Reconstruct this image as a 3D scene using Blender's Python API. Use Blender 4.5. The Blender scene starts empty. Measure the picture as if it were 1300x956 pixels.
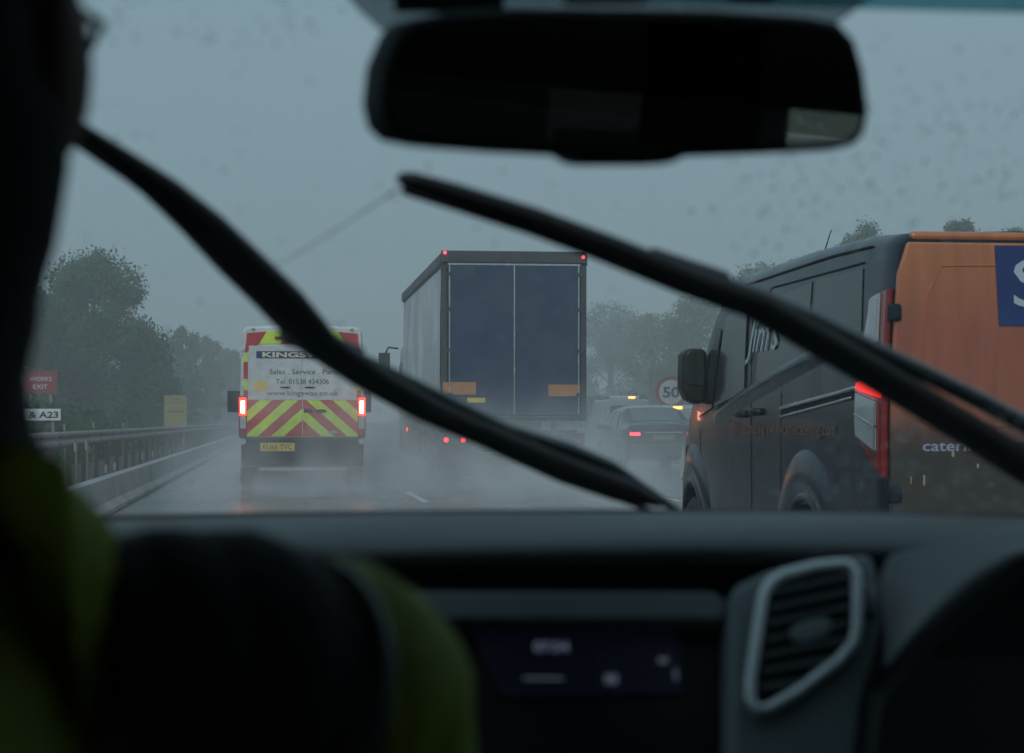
import bpy, bmesh, math, random
from mathutils import Vector, Matrix
R = math.radians
random.seed(7)
sc = bpy.context.scene
col = sc.collection

# ------------------------------------------------------------------ camera
CAMZ, YAW, FPX, HZ = 1.15, R(6.9), 2440.0, 535.0
cd = bpy.data.cameras.new('camera'); cam = bpy.data.objects.new('camera', cd); col.objects.link(cam)
cam.location = (0, 0, CAMZ); cam.rotation_euler = (R(90), 0, -YAW)
cd.sensor_width = 36; cd.lens = 36 * FPX / 1300; cd.shift_y = (HZ - 478) / 1300
cd.clip_start = 0.02; cd.clip_end = 4000
cd.dof.use_dof = True; cd.dof.focus_distance = 24; cd.dof.aperture_fstop = 9.0
sc.camera = cam
# ------------------------------------------------------------------ world: heavy overcast at dusk
w = bpy.data.worlds.new('World'); sc.world = w; w.use_nodes = True
nt = w.node_tree; nt.nodes.clear()
out = nt.nodes.new('ShaderNodeOutputWorld'); bg = nt.nodes.new('ShaderNodeBackground')
sky = nt.nodes.new('ShaderNodeTexSky'); sky.sky_type = 'NISHITA'; sky.sun_disc = False
SUN_EL, SUN_AZ = R(38), R(205)
sky.sun_elevation = SUN_EL; sky.sun_rotation = SUN_AZ; sky.dust_density = 6; sky.air_density = 1.5
hs = nt.nodes.new('ShaderNodeHueSaturation'); hs.inputs['Saturation'].default_value = 0.35
mx = nt.nodes.new('ShaderNodeMix'); mx.data_type = 'RGBA'; mx.inputs['Factor'].default_value = 0.88
mx.inputs['B'].default_value = (2.05, 3.30, 4.05, 1)
nt.links.new(sky.outputs[0], hs.inputs['Color']); nt.links.new(hs.outputs[0], mx.inputs['A'])
nt.links.new(mx.outputs['Result'], bg.inputs['Color']); nt.links.new(bg.outputs[0], out.inputs['Surface'])
bg.inputs['Strength'].default_value = 0.10
# ------------------------------------------------------------------ veiled sun
sl = bpy.data.lights.new('sun', 'SUN'); so = bpy.data.objects.new('sun', sl); col.objects.link(so)
sl.energy = 0.8; sl.angle = R(25); sl.color = (1, .97, .93)
so.rotation_euler = (R(90) - SUN_EL, 0, math.pi - SUN_AZ)
so.location = (0, 0, 30)
# ------------------------------------------------------------------ colour management
vs = sc.view_settings
sc.display_settings.display_device = 'sRGB'
vs.view_transform = 'Standard'; vs.look = 'None'; vs.gamma = 1; vs.use_curve_mapping = False; vs.exposure = 0.08
sc.render.engine = 'CYCLES'
sc.cycles.use_denoising = True
sc.cycles.volume_bounces = 3; sc.cycles.max_bounces = 8; sc.cycles.transparent_max_bounces = 24
sc.cycles.volume_step_rate = 1.0; sc.cycles.volume_max_steps = 256

# ------------------------------------------------------------------ helpers
FW = Vector((math.sin(YAW), math.cos(YAW), 0)); RT = Vector((math.cos(YAW), -math.sin(YAW), 0))
def ray(u, v): return FW * FPX + RT * (u - 650) + Vector((0, 0, 1)) * (HZ - v)
def P(u, v, Y):
    r = ray(u, v); return Vector((0, 0, CAMZ)) + r * (Y / r.y)
def PP(u, v, p0, n):
    r = ray(u, v); o = Vector((0, 0, CAMZ)); return o + r * ((p0 - o).dot(n) / r.dot(n))

class MB:
    def __init__(s): s.v = []; s.f = []; s.m = []
    def add(s, vs_, fs, mi=0):
        b = len(s.v); s.v += [tuple(p) for p in vs_]
        for f in fs: s.f.append(tuple(b + i for i in f)); s.m.append(mi)
        return s
    def box(s, x0, x1, y0, y1, z0, z1, mi=0):
        return s.add([(x0,y0,z0),(x1,y0,z0),(x1,y1,z0),(x0,y1,z0),(x0,y0,z1),(x1,y0,z1),(x1,y1,z1),(x0,y1,z1)],
              [(3,2,1,0),(4,5,6,7),(0,1,5,4),(1,2,6,5),(2,3,7,6),(3,0,4,7)], mi)
    def tube(s, pts, rad, n=8, closed=False, mi=0, flat=1.0):
        pts = [Vector(p) for p in pts]; N = len(pts)
        if not isinstance(rad, (list, tuple)): rad = [rad] * N
        vv = []; ff = []; up = None
        for i, p in enumerate(pts):
            if closed: t = pts[(i+1) % N] - pts[i-1]
            else: t = pts[min(i+1, N-1)] - pts[max(i-1, 0)]
            t = t.normalized() if t.length > 1e-9 else Vector((0, 0, 1))
            if up is None:
                up = Vector((0,0,1)) if abs(t.z) < .9 else Vector((1,0,0))
            a = t.cross(up).normalized(); b = a.cross(t).normalized(); up = b
            for k in range(n):
                th = 2*math.pi*k/n
                vv.append(p + a*math.cos(th)*rad[i] + b*math.sin(th)*rad[i]*flat)
        M = N if closed else N-1
        for i in range(M):
            for k in range(n):
                j = (i+1) % N
                ff.append((i*n+k, i*n+(k+1) % n, j*n+(k+1) % n, j*n+k))
        if not closed:
            ff.append(tuple(range(n-1, -1, -1))); ff.append(tuple((N-1)*n+k for k in range(n)))
        return s.add(vv, ff, mi)
    def prism(s, front, off, mi=0):
        """front: list of 3d points (outline), off: vector of the extrusion"""
        n = len(front); off = Vector(off)
        vv = [Vector(p) for p in front] + [Vector(p) + off for p in front]
        ff = [tuple(range(n)), tuple(range(2*n-1, n-1, -1))] + [(i, i+n, (i+1) % n + n, (i+1) % n) for i in range(n)]
        return s.add(vv, ff, mi)
    def ell(s, c, r, nu=16, nv=10, mi=0, fn=None):
        vv = []; ff = []
        for j in range(nv+1):
            ph = math.pi*j/nv
            for i in range(nu):
                th = 2*math.pi*i/nu
                p = Vector((math.sin(ph)*math.cos(th), math.sin(ph)*math.sin(th), math.cos(ph)))
                if fn: p = fn(p)
                vv.append((c[0]+p.x*r[0], c[1]+p.y*r[1], c[2]+p.z*r[2]))
        for j in range(nv):
            for i in range(nu):
                ff.append((j*nu+i, (j+1)*nu+i, (j+1)*nu+(i+1) % nu, j*nu+(i+1) % nu))
        return s.add(vv, ff, mi)
    def build(s, name, mats, parent=None, smooth=False, bevel=0, seg=2, world=False, fix=True, auto=None):
        if not isinstance(mats, (list, tuple)): mats = [mats]
        org = Vector((0,0,0))
        if world and parent is not None: org = Vector(parent.get('_o', (0,0,0)))
        me = bpy.data.meshes.new(name)
        me.from_pydata([tuple(Vector(p) - org) for p in s.v], [], s.f)
        for m in mats: me.materials.append(m)
        for p, mi in zip(me.polygons, s.m): p.material_index = mi; p.use_smooth = smooth
        if fix:
            bm = bmesh.new(); bm.from_mesh(me)
            bmesh.ops.remove_doubles(bm, verts=bm.verts, dist=1e-6)
            bmesh.ops.recalc_face_normals(bm, faces=bm.faces); bm.to_mesh(me); bm.free()
        me.update()
        o = bpy.data.objects.new(name, me); col.objects.link(o)
        if parent is not None:
            o.parent = parent
        if bevel:
            b = o.modifiers.new('bevel', 'BEVEL'); b.width = bevel; b.segments = seg; b.limit_method = 'ANGLE'; b.angle_limit = R(40)
            for p in me.polygons: p.use_smooth = True
            wn = o.modifiers.new('wn', 'WEIGHTED_NORMAL'); wn.keep_sharp = True
        if auto:
            bm = bmesh.new(); bm.from_mesh(me)
            for e in bm.edges:
                e.smooth = not (len(e.link_faces) == 2 and e.calc_face_angle(0) > R(auto))
            for f in bm.faces: f.smooth = True
            bm.to_mesh(me); bm.free()
        return o
ORG = {}
def thing(name, label, cat, loc=(0,0,0), group=None):
    o = bpy.data.objects.new(name, None); col.objects.link(o); o.location = loc; o.empty_display_size = .3
    o['label'] = label; o['category'] = cat
    if group: o['group'] = group
    ORG[o.name] = Vector(loc)
    return o
def tag(o, label=None, cat=None, group=None, kind=None):
    if label: o['label'] = label
    if cat: o['category'] = cat
    if group: o['group'] = group
    if kind: o['kind'] = kind
    return o
def shift(mb, root):
    L = ORG[root.name]; mb.v = [tuple(Vector(p) - L) for p in mb.v]; return mb

# ------------------------------------------------------------------ materials
def mat(name, c, rough=.5, metal=0, var=.12, scale=6, rvar=.1, coat=0, bump=0, bscale=60, emit=None, es=0, spec=.5, dirt=None, dscale=1.5, trans=0, ior=1.45):
    m = bpy.data.materials.new(name); m.use_nodes = True; t = m.node_tree; b = t.nodes['Principled BSDF']
    b.inputs['Metallic'].default_value = metal; b.inputs['IOR'].default_value = ior
    b.inputs['Coat Weight'].default_value = coat; b.inputs['Specular IOR Level'].default_value = spec
    b.inputs['Transmission Weight'].default_value = trans
    tc = t.nodes.new('ShaderNodeTexCoord'); nz = t.nodes.new('ShaderNodeTexNoise'); nz.inputs['Scale'].default_value = scale; nz.inputs['Detail'].default_value = 6
    t.links.new(tc.outputs['Object'], nz.inputs['Vector'])
    r1 = t.nodes.new('ShaderNodeMapRange'); r1.inputs['From Min'].default_value = .3; r1.inputs['From Max'].default_value = .7
    r1.inputs['To Min'].default_value = 1-var; r1.inputs['To Max'].default_value = 1+var
    t.links.new(nz.outputs['Fac'], r1.inputs['Value'])
    mu = t.nodes.new('ShaderNodeVectorMath'); mu.operation = 'SCALE'; mu.inputs[0].default_value = c
    t.links.new(r1.outputs[0], mu.inputs['Scale'])
    src = mu.outputs[0]
    if dirt:
        n2 = t.nodes.new('ShaderNodeTexNoise'); n2.inputs['Scale'].default_value = dscale; n2.inputs['Detail'].default_value = 8; n2.inputs['Roughness'].default_value = .65
        t.links.new(tc.outputs['Object'], n2.inputs['Vector'])
        r3 = t.nodes.new('ShaderNodeMapRange'); r3.inputs['From Min'].default_value = .42; r3.inputs['From Max'].default_value = .7; r3.inputs['To Max'].default_value = dirt[3]
        t.links.new(n2.outputs['Fac'], r3.inputs['Value'])
        mm = t.nodes.new('ShaderNodeMix'); mm.data_type = 'RGBA'; mm.inputs['B'].default_value = (*dirt[:3], 1)
        t.links.new(r3.outputs[0], mm.inputs['Factor']); t.links.new(src, mm.inputs['A']); src = mm.outputs['Result']
    t.links.new(src, b.inputs['Base Color'])
    r2 = t.nodes.new('ShaderNodeMapRange'); r2.inputs['From Min'].default_value = .3; r2.inputs['From Max'].default_value = .7
    r2.inputs['To Min'].default_value = max(rough-rvar, .02); r2.inputs['To Max'].default_value = min(rough+rvar, 1)
    t.links.new(nz.outputs['Fac'], r2.inputs['Value']); t.links.new(r2.outputs[0], b.inputs['Roughness'])
    if bump:
        n3 = t.nodes.new('ShaderNodeTexNoise'); n3.inputs['Scale'].default_value = bscale; n3.inputs['Detail'].default_value = 4
        t.links.new(tc.outputs['Object'], n3.inputs['Vector'])
        bp = t.nodes.new('ShaderNodeBump'); bp.inputs['Strength'].default_value = bump; bp.inputs['Distance'].default_value = .01
        t.links.new(n3.outputs['Fac'], bp.inputs['Height']); t.links.new(bp.outputs[0], b.inputs['Normal'])
    if emit:
        b.inputs['Emission Color'].default_value = (*emit, 1); b.inputs['Emission Strength'].default_value = es
    return m
def clear(name, c):
    m = bpy.data.materials.new(name); m.use_nodes = True; t = m.node_tree; t.nodes.clear()
    o = t.nodes.new('ShaderNodeOutputMaterial'); g = t.nodes.new('ShaderNodeBsdfTransparent'); g.inputs['Color'].default_value = (*c, 1)
    t.links.new(g.outputs[0], o.inputs['Surface']); return m
def tinted(name, c, gl=.12):
    m = bpy.data.materials.new(name); m.use_nodes = True; t = m.node_tree; t.nodes.clear()
    o = t.nodes.new('ShaderNodeOutputMaterial'); g = t.nodes.new('ShaderNodeBsdfTransparent'); g.inputs['Color'].default_value = (*c, 1)
    gg = t.nodes.new('ShaderNodeBsdfGlossy'); gg.inputs['Roughness'].default_value = .03
    mx_ = t.nodes.new('ShaderNodeMixShader'); mx_.inputs[0].default_value = .06; t.links.new(g.outputs[0], mx_.inputs[1]); t.links.new(gg.outputs[0], mx_.inputs[2])
    t.links.new(mx_.outputs[0], o.inputs['Surface']); return m
M = {}
M['black_plastic'] = mat('black_plastic', (.012,.013,.015), .45, var=.2, bump=.1)
M['rubber'] = mat('rubber', (.014,.014,.015), .6, var=.25)
M['tyre'] = mat('tyre', (.02,.02,.021), .7, bump=.4, bscale=40)
M['rim'] = mat('rim', (.35,.36,.37), .35, .7, dirt=(.05,.045,.04,.8), dscale=6)
M['dark_glass'] = mat('dark_glass', (.012,.016,.018), .14, var=.1, rvar=.05, coat=.2)
M['chrome'] = mat('chrome', (.55,.58,.6), .22, .9)
M['steel'] = mat('galvanised_steel', (.42,.42,.43), .5, .35, dirt=(.22,.14,.12,.55), dscale=1.2)
M['concrete'] = mat('concrete', (.30,.31,.31), .45, var=.15, scale=3, bump=.3, bscale=25, dirt=(.12,.12,.12,.6), dscale=.8)
M['white'] = mat('white_paint', (.72,.74,.74), .3, coat=.4, dirt=(.3,.28,.26,.35), dscale=1.5)
M['yellow'] = mat('fluorescent_yellow_film', (.66,.92,.06), .4, dirt=(.2,.2,.12,.25), dscale=2)
M['red'] = mat('red_reflective_film', (.55,.04,.045), .35, dirt=(.12,.05,.05,.35), dscale=2)
M['red_lens'] = mat('red_lens', (.24,.006,.008), .12, coat=.6, var=.2, scale=40)
M['red_lit'] = mat('red_lamp_lit', (.6,.02,.02), .2, emit=(1,.03,.015), es=4.5)
M['brake_hot'] = mat('brake_lamp_lit', (.9,.3,.2), .2, emit=(1,.33,.20), es=40)
M['red_dim'] = mat('red_tail_lamp', (.5,.01,.01), .2, emit=(1,.02,.015), es=1.0)
M['red_spot'] = mat('red_marker_lamp', (.6,.02,.02), .2, emit=(1,.03,.05), es=7)
M['tail_spot'] = mat('lorry_tail_lamp', (.6,.02,.02), .2, emit=(1,.03,.04), es=4)
M['amber_lit'] = mat('amber_lamp_lit', (.8,.35,.02), .2, emit=(1,.28,.035), es=7)
M['amber'] = mat('amber_reflector', (.46,.21,.085), .35, emit=None)
M['clear_lens'] = mat('clear_lens', (.42,.47,.49), .14, coat=.6, var=.08, scale=8)
M['plate'] = mat('yellow_plate', (.75,.55,.08), .4)
M['text_dark'] = mat('dark_lettering', (.03,.035,.05), .5)
M['text_white'] = mat('white_lettering', (.75,.78,.8), .5)

# ------------------------------------------------------------------ text
_cache = {}
def text_flat(s, w_, h_, shear=0, bold=0, slim=False):
    """verts in (a,b): centred, fitted to w_ x h_"""
    k = (s, shear, bold)
    if k not in _cache:
        cu = bpy.data.curves.new('t', 'FONT'); cu.body = s; cu.shear = shear; cu.offset = bold; cu.resolution_u = 3
        o = bpy.data.objects.new('t', cu); col.objects.link(o)
        dg = bpy.context.evaluated_depsgraph_get(); ev = o.evaluated_get(dg); me = ev.to_mesh()
        vv = [tuple(x.co) for x in me.vertices]; ff = [tuple(p.vertices) for p in me.polygons]
        ev.to_mesh_clear(); bpy.data.objects.remove(o); bpy.data.curves.remove(cu)
        _cache[k] = (vv, ff)
    vv, ff = _cache[k]
    xs = [p[0] for p in vv]; ys = [p[1] for p in vv]
    x0, x1, y0, y1 = min(xs), max(xs), min(ys), max(ys)
    return [((p[0]-(x0+x1)/2)/(x1-x0)*w_, (p[1]-(y0+y1)/2)/(y1-y0)*h_) for p in vv], ff
def text_rear(mb, s, cx, cz, w_, h_, y, mi=0, **k):
    vv, ff = text_flat(s, w_, h_, **k)
    mb.add([(cx+a, y, cz+b) for a, b in vv], ff, mi)

# ================================================================== ROAD, GROUND
def wet_road():
    m = bpy.data.materials.new('wet_asphalt'); m.use_nodes = True; t = m.node_tree; b = t.nodes['Principled BSDF']
    tc = t.nodes.new('ShaderNodeTexCoord')
    mp = t.nodes.new('ShaderNodeMapping'); mp.inputs['Scale'].default_value = (1, .12, 1)
    n1 = t.nodes.new('ShaderNodeTexNoise'); n1.inputs['Scale'].default_value = .8; n1.inputs['Detail'].default_value = 5
    n2 = t.nodes.new('ShaderNodeTexNoise'); n2.inputs['Scale'].default_value = 60; n2.inputs['Detail'].default_value = 3
    t.links.new(tc.outputs['Object'], mp.inputs['Vector']); t.links.new(mp.outputs[0], n1.inputs['Vector']); t.links.new(tc.outputs['Object'], n2.inputs['Vector'])
    cr = t.nodes.new('ShaderNodeValToRGB'); cr.color_ramp.elements[0].color = (.03,.031,.032,1); cr.color_ramp.elements[1].color = (.065,.066,.067,1)
    t.links.new(n1.outputs['Fac'], cr.inputs[0]); t.links.new(cr.outputs[0], b.inputs['Base Color'])
    mr = t.nodes.new('ShaderNodeMapRange'); mr.inputs['From Min'].default_value = .35; mr.inputs['From Max'].default_value = .65; mr.inputs['To Min'].default_value = .16; mr.inputs['To Max'].default_value = .34
    t.links.new(n1.outputs['Fac'], mr.inputs['Value']); t.links.new(mr.outputs[0], b.inputs['Roughness'])
    bp = t.nodes.new('ShaderNodeBump'); bp.inputs['Strength'].default_value = .25; bp.inputs['Distance'].default_value = .01
    t.links.new(n2.outputs['Fac'], bp.inputs['Height']); t.links.new(bp.outputs[0], b.inputs['Normal'])
    b.inputs['Coat Weight'].default_value = .7; b.inputs['Coat Roughness'].default_value = .12
    return m
grass_m = mat('verge_grass', (.045,.065,.03), .9, var=.5, scale=3, bump=.8, bscale=12, dirt=(.05,.045,.03,.5), dscale=.6)
def sheet(name, x0, x1, y0, y1, z, m):
    return tag(MB().add([(x0,y0,z),(x1,y0,z),(x1,y1,z),(x0,y1,z)], [(0,1,2,3)]).build(name, m), kind='structure')
sheet('ground', -1200, 1200, -300, 2500, -.03, grass_m)
sheet('road', -2.9, 11.0, -40, 420, 0, wet_road())
mk = mat('road_paint', (.62,.64,.63), .35, var=.25, scale=8, dirt=(.1,.1,.1,.5), dscale=5)
b_ = MB()
for X in (2.06, 5.72):
    y = 27.1 - 9*6
    while y < 300:
        b_.add([(X-.06,y,.004),(X+.06,y,.004),(X+.06,y+4.2,.004),(X-.06,y+4.2,.004)], [(0,1,2,3)]); y += 9
b_.add([(10.2,-40,.004),(10.35,-40,.004),(10.35,400,.004),(10.2,400,.004)], [(0,1,2,3)])
tag(b_.build('road_markings', mk), kind='structure')
# banks either side
def bank(name, prof, y0, y1, ny, m, seed):
    rnd = random.Random(seed); vv = []; ff = []; n = len(prof)
    for j in range(ny+1):
        y = y0+(y1-y0)*j/ny; k = .75+.25*math.sin(j*.9+seed)
        for i, (x, z) in enumerate(prof):
            vv.append((x, y, z*k + (rnd.uniform(-.12,.12) if i else 0)))
    for j in range(ny):
        for i in range(n-1):
            a = j*n+i; ff.append((a, a+1, a+n+1, a+n))
    return tag(MB().add(vv, ff).build(name, m, smooth=True), kind='structure')
bank('hill', [(-4.6,-.02),(-6,.3),(-8,.75),(-11,1.3),(-15,1.9),(-22,2.6),(-40,3)], -30, 330, 70, grass_m, 1)
bank('hill', [(14.5,-.02),(17,.5),(20,1.3),(25,2.6),(32,4),(45,5),(80,6)], -30, 330, 70, grass_m, 2)
sheet('verge', 11.0, 14.6, -40, 420, .003, mat('gravel_reserve', (.13,.12,.11), .8, var=.3, scale=20, bump=.5, bscale=30))
sheet('slip_road', -4.6, -2.9, -40, 420, .003, mat('dark_earth', (.035,.033,.03), .75, var=.4, scale=5, bump=.5, bscale=20))

# ------------------------------------------------------------------ barriers
def low_barrier():
    root = thing('concrete_barrier', 'low wet concrete barrier with dark joints running beside the left lane', 'barrier', (-2.25,0,0))
    prof = [(.19,0),(.19,.07),(.11,.14),(.08,.43),(-.08,.43),(-.11,.14),(-.19,.07),(-.19,0)]
    y = 3.0
    while y < 260:
        L = 5.9
        b = MB(); b.prism([(x, y, z) for x, z in prof], (0, L, 0))
        o = b.build('barrier_block', M['concrete'], root, bevel=.012, seg=1)
        y += 6.0
    # darker joint straps between blocks
    return root
low_barrier()
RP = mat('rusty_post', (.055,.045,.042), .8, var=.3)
M['rail'] = mat('rail_steel_red_glow', (.27,.22,.22), .5, .3, dirt=(.22,.08,.07,.7), dscale=1.0)  # reddish tone paints the tail lights' red glow into the steel colour
def steel_rail():
    root = thing('crash_barrier', 'galvanised steel crash barrier on posts beyond the low concrete barrier', 'crash barrier', (-3.5,0,0))
    prof = [(.02,.72),(.055,.76),(.055,.80),(.02,.84),(.02,.87),(.055,.91),(.055,.95),(.02,.985),(.0,.985),(.03,.95),(.03,.91),(-.005,.87),(-.005,.84),(.03,.80),(.03,.76),(.0,.72)]
    b = MB()
    y = 6.0
    while y < 250:
        b.prism([(x, y, z) for x, z in prof], (0, 3.99, 0)); y += 4.0
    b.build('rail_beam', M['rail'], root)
    y = 7.0
    k = 0
    while k < 95:
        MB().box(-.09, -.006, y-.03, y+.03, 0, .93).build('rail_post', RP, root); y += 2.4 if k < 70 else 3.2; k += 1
    bb = MB(); y = 7.0
    for i in range(70):
        bb.tube([(.0,y,.80),(.062,y,.80)], .018, 6); bb.tube([(.0,y,.91),(.062,y,.91)], .018, 6); y += 2.4
    bb.build('bolt_row', M['rubber'], root)
steel_rail()
def central_barrier():
    root = thing('central_barrier', 'pale stepped concrete barrier on the central reservation', 'barrier', (11.7,0,0))
    MB().prism([(x, -20, z) for x, z in [(-.27,0),(-.27,.25),(-.12,.35),(-.1,.9),(.1,.9),(.12,.35),(.27,.25),(.27,0)]], (0, 330, 0)).build('barrier_body', M['concrete'], root, bevel=.02, seg=1)
central_barrier()
# thin verge delineators standing behind the low barrier
cane = mat('weathered_cane', (.24,.19,.13), .7)
pw = mat('post_white', (.38,.37,.35), .5)
src = None
for i, (u, vt) in enumerate([(135,590),(146,587),(181,575),(194,572),(82,538),(119,536),(156,537),(96,562),(110,560),(232,556)]):
    Xp = -2.7 if vt > 552 else -3.95
    r = ray(u, vt); Y = Xp / (r.x / r.y); p = P(u, vt, Y)
    b = MB(); b.tube([(0,0,0),(0.01,0,p.z)], [.016,.012], 6, mi=0); b.box(-.02,.02,-.006,.006,p.z-.12,p.z,1)
    o = b.build('marker_post', [cane, pw]); o.location = (p.x, Y, 0)
    tag(o, 'thin pale marker post standing between the concrete and steel barriers' if Xp > -3 else 'thin buff marker post standing just behind the steel crash barrier', 'marker post',
        'thin marker posts between the barriers' if Xp > -3 else 'thin marker posts behind the steel barrier')

# ------------------------------------------------------------------ signs
sign_red = mat('sign_red', (.30,.035,.05), .5, var=.1)
sign_y = mat('sign_yellow', (.33,.29,.13), .5, var=.12)
grey_post = mat('grey_post', (.25,.26,.27), .5, .4)
def board(root, x0, x1, z0, z1, m, border=None, bw=.03, y=0):
    b = MB().box(x0, x1, y, y+.03, z0, z1); p = b.build('sign_face', m, root, bevel=.005, seg=1)
    if border:
        e = MB(); o = .002
        e.box(x0+bw, x1-bw, y-.004, y-o, z1-2*bw, z1-bw).box(x0+bw, x1-bw, y-.004, y-o, z0+bw, z0+2*bw)
        e.box(x0+bw, x0+2*bw, y-.004, y-o, z0+2*bw, z1-2*bw).box(x1-2*bw, x1-bw, y-.004, y-o, z0+2*bw, z1-2*bw)
        e.build('sign_border', border, p)
    return p
# works exit
Y = 60; a = P(30, 471, Y); c = P(72.5, 499.5, Y)
root = thing('road_sign', 'dark red WORKS EXIT sign with white border on the left verge', 'road sign', ((a.x+c.x)/2, Y, 0))
hw = (c.x-a.x)/2; p = board(root, -hw, hw, c.z, a.z, sign_red, M['text_white'], .0)
b = MB(); text_rear(b, 'WORKS', 0, a.z-.24, hw*1.35, .13, -.005); text_rear(b, 'EXIT', 0, a.z-.48, hw*.85, .13, -.005); b.build('lettering', M['text_white'], p)
for s in (-1, 1): MB().box(s*hw*.6-.04, s*hw*.6+.04, .032, .1, 0, a.z-.05).build('post', grey_post, root)
# A23
Y = 34; a = P(8, 519, Y); c = P(77, 534, Y)
root = thing('road_sign', 'small white sign reading & A23 below the red works sign', 'road sign', ((a.x+c.x)/2, Y, 0))
hw = (c.x-a.x)/2; p = board(root, -hw, hw, c.z, a.z, M['text_white'])
b = MB(); text_rear(b, '& A23', hw-.29, (a.z+c.z)/2, .50, .115, -.005, bold=.02); b.build('lettering', M['text_dark'], p)
for s in (-1, 1): MB().box(s*hw*.7-.025, s*hw*.7+.025, .032, .08, 0, a.z-.03).build('post', grey_post, root)
# yellow roadworks information board
Y = 82; a = P(208.5, 502, Y); c = P(237, 545, Y)
root = thing('road_sign', 'yellow roadworks board with dark lettering behind the steel barrier', 'road sign', ((a.x+c.x)/2, Y, 0))
hw = (c.x-a.x)/2; p = board(root, -hw, hw, c.z, a.z, sign_y)
b = MB(); text_rear(b, 'THE', 0, a.z-.16, hw*.9, .1, -.005); text_rear(b, 'welcome', 0, a.z-.66, hw*1.5, .16, -.005)
b.box(-hw*.85, hw*.85, -.006, -.003, a.z-.31, a.z-.29); b.build('lettering', M['text_dark'], p)
for s in (-1, 1): MB().box(s*hw*.7-.04, s*hw*.7+.04, .032, .1, 0, a.z-.1).build('post', grey_post, root)
# 50 sign
Y = 64; k = FPX/Y*.99; a = P(852, 498, Y)
root = thing('speed_limit_sign', 'round 50 speed limit sign with red ring on a grey board', 'road sign', (a.x, Y, 0))
bb = mat('sign_grey_back', (.16,.19,.19), .6)
hx = 29/k
p = board(root, -hx, hx, a.z-1.0, a.z+30/k, bb)
def disc(r0, r1, y, n=40):
    b = MB()
    vv = [(math.cos(2*math.pi*i/n)*r, y, a.z+math.sin(2*math.pi*i/n)*r) for r in (r0, r1) for i in range(n)]
    return b.add(vv, [(i, (i+1) % n, n+(i+1) % n, n+i) for i in range(n)])
disc(.0, .46, -.006).build('sign_disc', mat('dull_sign_white', (.42,.44,.44), .5), p)
disc(.42, .55, -.010).build('red_ring', mat('ring_red', (.22,.06,.055), .5), p)
b = MB(); text_rear(b, '50', 0, a.z, .58, .38, -.013, bold=.03); b.build('lettering', M['text_dark'], p)
for s in (-1, 1): MB().box(s*.5-.05, s*.5+.05, .032, .12, 0, a.z+.3).build('post', grey_post, root)
# bluish hoarding far left
Y = 170; a = P(236, 496, Y); c = P(304, 540, Y)
root = thing('site_hoarding', 'pale blue site hoarding with a light top rail, far left behind the yellow board', 'hoarding', (a.x, Y, 0))
MB().box(0, c.x-a.x, 0, .06, 0, a.z).build('panel', mat('hoarding_blue', (.13,.20,.30), .6, var=.2), root)
MB().box(0, c.x-a.x, -.03, .09, a.z, a.z+.07).build('top_rail', grey_post, root)

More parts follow.
